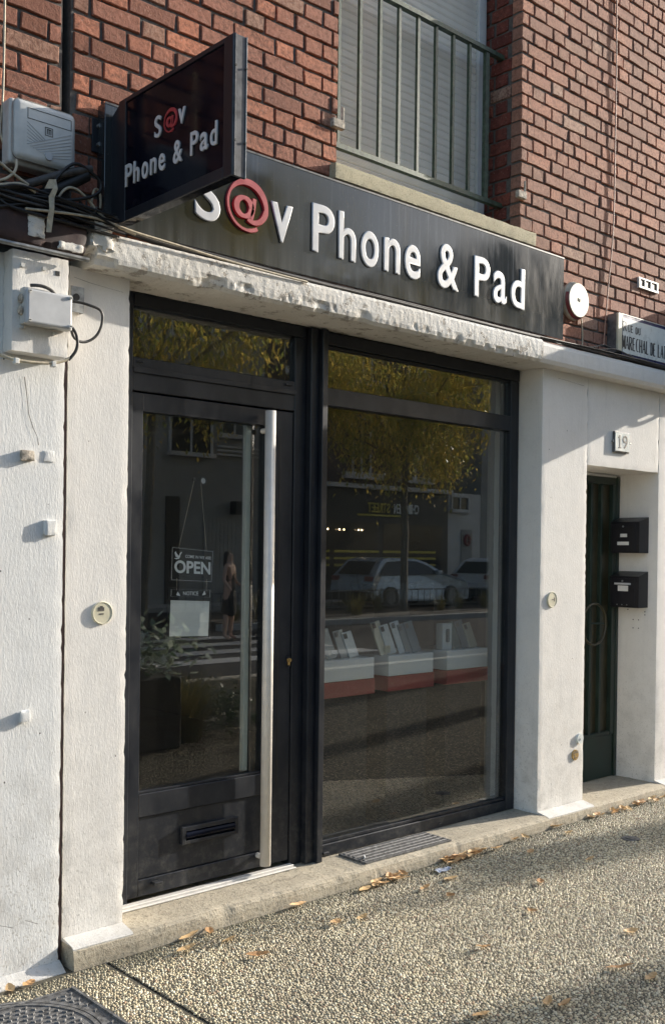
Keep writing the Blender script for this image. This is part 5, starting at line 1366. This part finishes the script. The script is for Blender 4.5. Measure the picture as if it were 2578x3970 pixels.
# ================================================================== PERSON crossing the road (mirrored in the door glass)
PE = thing('person', 'person with long dark hair and black dress on the crossing, mirrored in the door glass', 'person', None, (11.2, -11.2, -.094))
def skinfig(name, verts, edges, mat, par, sub_=2):
    me = bpy.data.meshes.new(name); me.from_pydata([v[:3] for v in verts], edges, [])
    o = link(name, me, mat, par)
    sk_ = o.modifiers.new('skin', 'SKIN'); me.skin_vertices[0].data[0].use_root = True
    for i, v in enumerate(verts): me.skin_vertices[0].data[i].radius = (v[3], v[4] if len(v) > 4 else v[3])
    ss_ = o.modifiers.new('sub', 'SUBSURF'); ss_.levels = sub_; ss_.render_levels = sub_
    return o
V_ = [(0, 0, .92, .145, .10), (0, 0, 1.12, .115, .085), (0, 0, 1.30, .135, .09), (0, 0, 1.42, .05, .05), (0, .01, 1.50, .065, .075), (0, .01, 1.60, .072, .085),
      (-.09, 0, .86, .085), (-.10, -.01, .48, .055), (-.10, .02, .10, .035), (-.10, -.10, .04, .035), (.09, 0, .86, .085), (.10, .01, .48, .055), (.12, .04, .10, .035), (.12, -.08, .04, .035),
      (-.17, 0, 1.36, .045), (-.24, .0, 1.10, .035), (-.14, -.16, 1.00, .025), (-.08, -.20, 1.00, .02), (.17, 0, 1.36, .045), (.25, .0, 1.10, .035), (.30, -.14, .96, .025), (.31, -.18, .92, .02)]
E_ = [(0, 1), (1, 2), (2, 3), (3, 4), (4, 5), (0, 6), (6, 7), (7, 8), (8, 9), (0, 10), (10, 11), (11, 12), (12, 13), (2, 14), (14, 15), (15, 16), (16, 17), (2, 18), (18, 19), (19, 20), (20, 21)]
skinfig('body', V_, E_, 'skin', PE)
skinfig('dress', [(0, 0, 1.30, .142, .10), (0, 0, 1.12, .125, .095), (0, 0, .92, .155, .11), (0, 0, .62, .19, .14), (0, 0, .42, .20, .16)], [(0, 1), (1, 2), (2, 3), (3, 4)], 'cloth', PE)
skinfig('hair', [(0, .03, 1.64, .075, .085), (0, .055, 1.52, .09, .06), (0, .075, 1.38, .095, .04), (0, .08, 1.24, .07, .03)], [(0, 1), (1, 2), (2, 3)], 'hair', PE)
PE.rotation_euler.z = R(150)

# ================================================================== OPPOSITE BUILDINGS
def facade(name, x0, x1, y, h, mat, label, wins, wmat='opp_white'):
    T = thing(name, label, 'building')
    box('wall', x0, x1, y-9, y, -.1, h, mat, T)
    for (a, b, c, d) in wins:
        f = bpy.data.objects.new('window', None); COL.objects.link(f); f.parent = T
        mk('frame', lambda bm: (bx(bm, a-.07, a, y+.001, y+.06, c, d), bx(bm, b, b+.07, y+.001, y+.06, c, d), bx(bm, a-.07, b+.07, y+.001, y+.06, d, d+.08), bx(bm, a-.12, b+.12, y+.001, y+.16, c-.12, c-.001), bx(bm, (a+b)/2-.03, (a+b)/2+.03, y+.012, y+.05, c, d)), wmat, f)
        box('pane', a, b, y+.002, y+.010, c, d, 'winglass', f)
    return T
YB2 = -20.5
T = facade('opposite_house', 13.0, 19.3, YB2, 12.6, 'opp_grey', 'tall grey rendered house across the road, mirrored in the door glass',
           [(16.0, 17.35, 4.32, 5.9), (17.75, 18.65, 4.95, 6.3), (13.8, 14.9, 4.3, 5.9), (13.8, 14.9, 7.6, 9.2), (16.0, 17.3, 7.6, 9.2), (17.75, 18.65, 8, 9.4)])
box('door', 15.85, 16.3, YB2+.001, YB2+.05, .0, 3.05, 'opp_black', T)
for i in range(9): box('garage_slat', 17.15+i*.14, 17.28+i*.14, YB2+.001, YB2+.05, 0, 2.52, 'opp_grey', T)
for i in range(3): box('string_course', 17.6, 19.2, YB2+.001, YB2+.07+i*.02, 4.55-i*.12, 4.60-i*.12, 'opp_white', T)
box('lamp', 18.05, 18.35, YB2+.05, YB2+.35, 2.60, 2.98, 'opp_black', T)
T = facade('restaurant_building', 19.32, 27.6, YB2-.02, 10.2, 'opp_dark', 'dark brick building with a black restaurant front across the road',
           [(a, a+.72, z, z+1.75) for a in (20.4, 23.02, 25.6) for z in (4.15, 7.2)])
for a in (20.4, 23.02, 25.6):
    for z in (3.95, 7.0): box('window_box', a-.5, a+1.2, YB2-.018, YB2+.22, z-.02, z+.19, 'opp_white', T)
box('cornice', 19.32, 27.6, YB2-.018, YB2+.32, 3.62, 3.76, 'opp_white', T)
box('shopfront', 19.4, 27.55, YB2-.018, YB2+.12, .0, 3.6, 'opp_black', T)
box('shop_window', 19.8, 24.0, YB2+.121, YB2+.13, .6, 2.5, 'winglass', T); box('shop_window', 24.3, 27.2, YB2+.121, YB2+.13, .6, 2.5, 'winglass', T)
for z in (1.12, 1.34, 1.56):
    for (a, b) in ((19.8, 21.9), (22.1, 24.1), (24.3, 26.9)): box('yellow_stripe', a, b, YB2+.131, YB2+.14, z-.04, z+.04, 'yellow', T)
em = NM('warm bulb'); em.b.inputs['Emission Color'].default_value = (1, .72, .40, 1); em.b.inputs['Emission Strength'].default_value = 14; M_['bulb'] = em.m
for x_ in (21.75, 22.25, 22.45, 23.1, 23.25):
    o = mk('ceiling_lamp', lambda bm: bmesh.ops.create_icosphere(bm, subdivisions=1, radius=.035, matrix=Matrix.Translation((x_, YB2+.20, 2.26))), 'bulb'); tag(o, 'small warm lit lamp in the dark restaurant front', 'lamp', 'lit lamps in the restaurant')
RSN = thing('restaurant_sign', 'lit-coloured restaurant name sign in white and yellow letters across the road', 'sign')
box('underline', 23.1, 25.5, YB2+.13, YB2+.15, 2.74, 2.80, 'yellow', RSN)
# facing +Y: reads correctly when seen from the pavement (x runs right to left there)
for ch, xa, xb, mt in [(c, 26.0-(i+1)*.175, 26.0-i*.175-.02, 'white' if i < 7 else 'yellow') for i, c in enumerate('CHICKEN STREET') if c != ' ']:
    me = glyph(ch, xa, xb, 2.86, 3.18, .02, .01, 0, True); me.materials.append(M_[mt]); o = link('letter', me, None, RSN); o.location.y = YB2+.16
T = facade('white_house', 27.62, 29.45, YB2+.02, 3.7, 'opp_white', 'low white building with a grey door beside the restaurant', [(27.85, 28.7, 3.12, 3.55)])
box('door', 28.36, 28.96, YB2+.021, YB2+.05, 0, 2.4, 'opp_grey', T)
o = tube('door_wreath', [(p[0], YB2+.1, p[2]) for p in ring_pts(28.64, 2.02, .13, 0, 20, 1.3)], .06, 'redp'); tag(o, 'dark red wreath hanging on the door of the white building', 'wreath')
facade('far_house', 29.5, 44, YB2, 13, 'opp_grey', 'grey apartment block at the far end across the road', [(31+i*2.6, 32.2+i*2.6, z, z+1.6) for i in range(4) for z in (3.8, 6.8, 9.8)])
facade('corner_house', -8, 12.9, YB2-.3, 11, 'opp_white', 'white house opposite the shop, behind the photographer', [(-6+i*2.6, -4.8+i*2.6, z, z+1.6) for i in range(7) for z in (1.0, 4.2, 7.2)])
facade('side_house', 45, 70, YB2-.5, 12, 'opp_dark', 'dark brick block far down the road', [(47+i*3, 48.2+i*3, z, z+1.6) for i in range(6) for z in (3.8, 6.8)])
print('objects', len(S.objects))
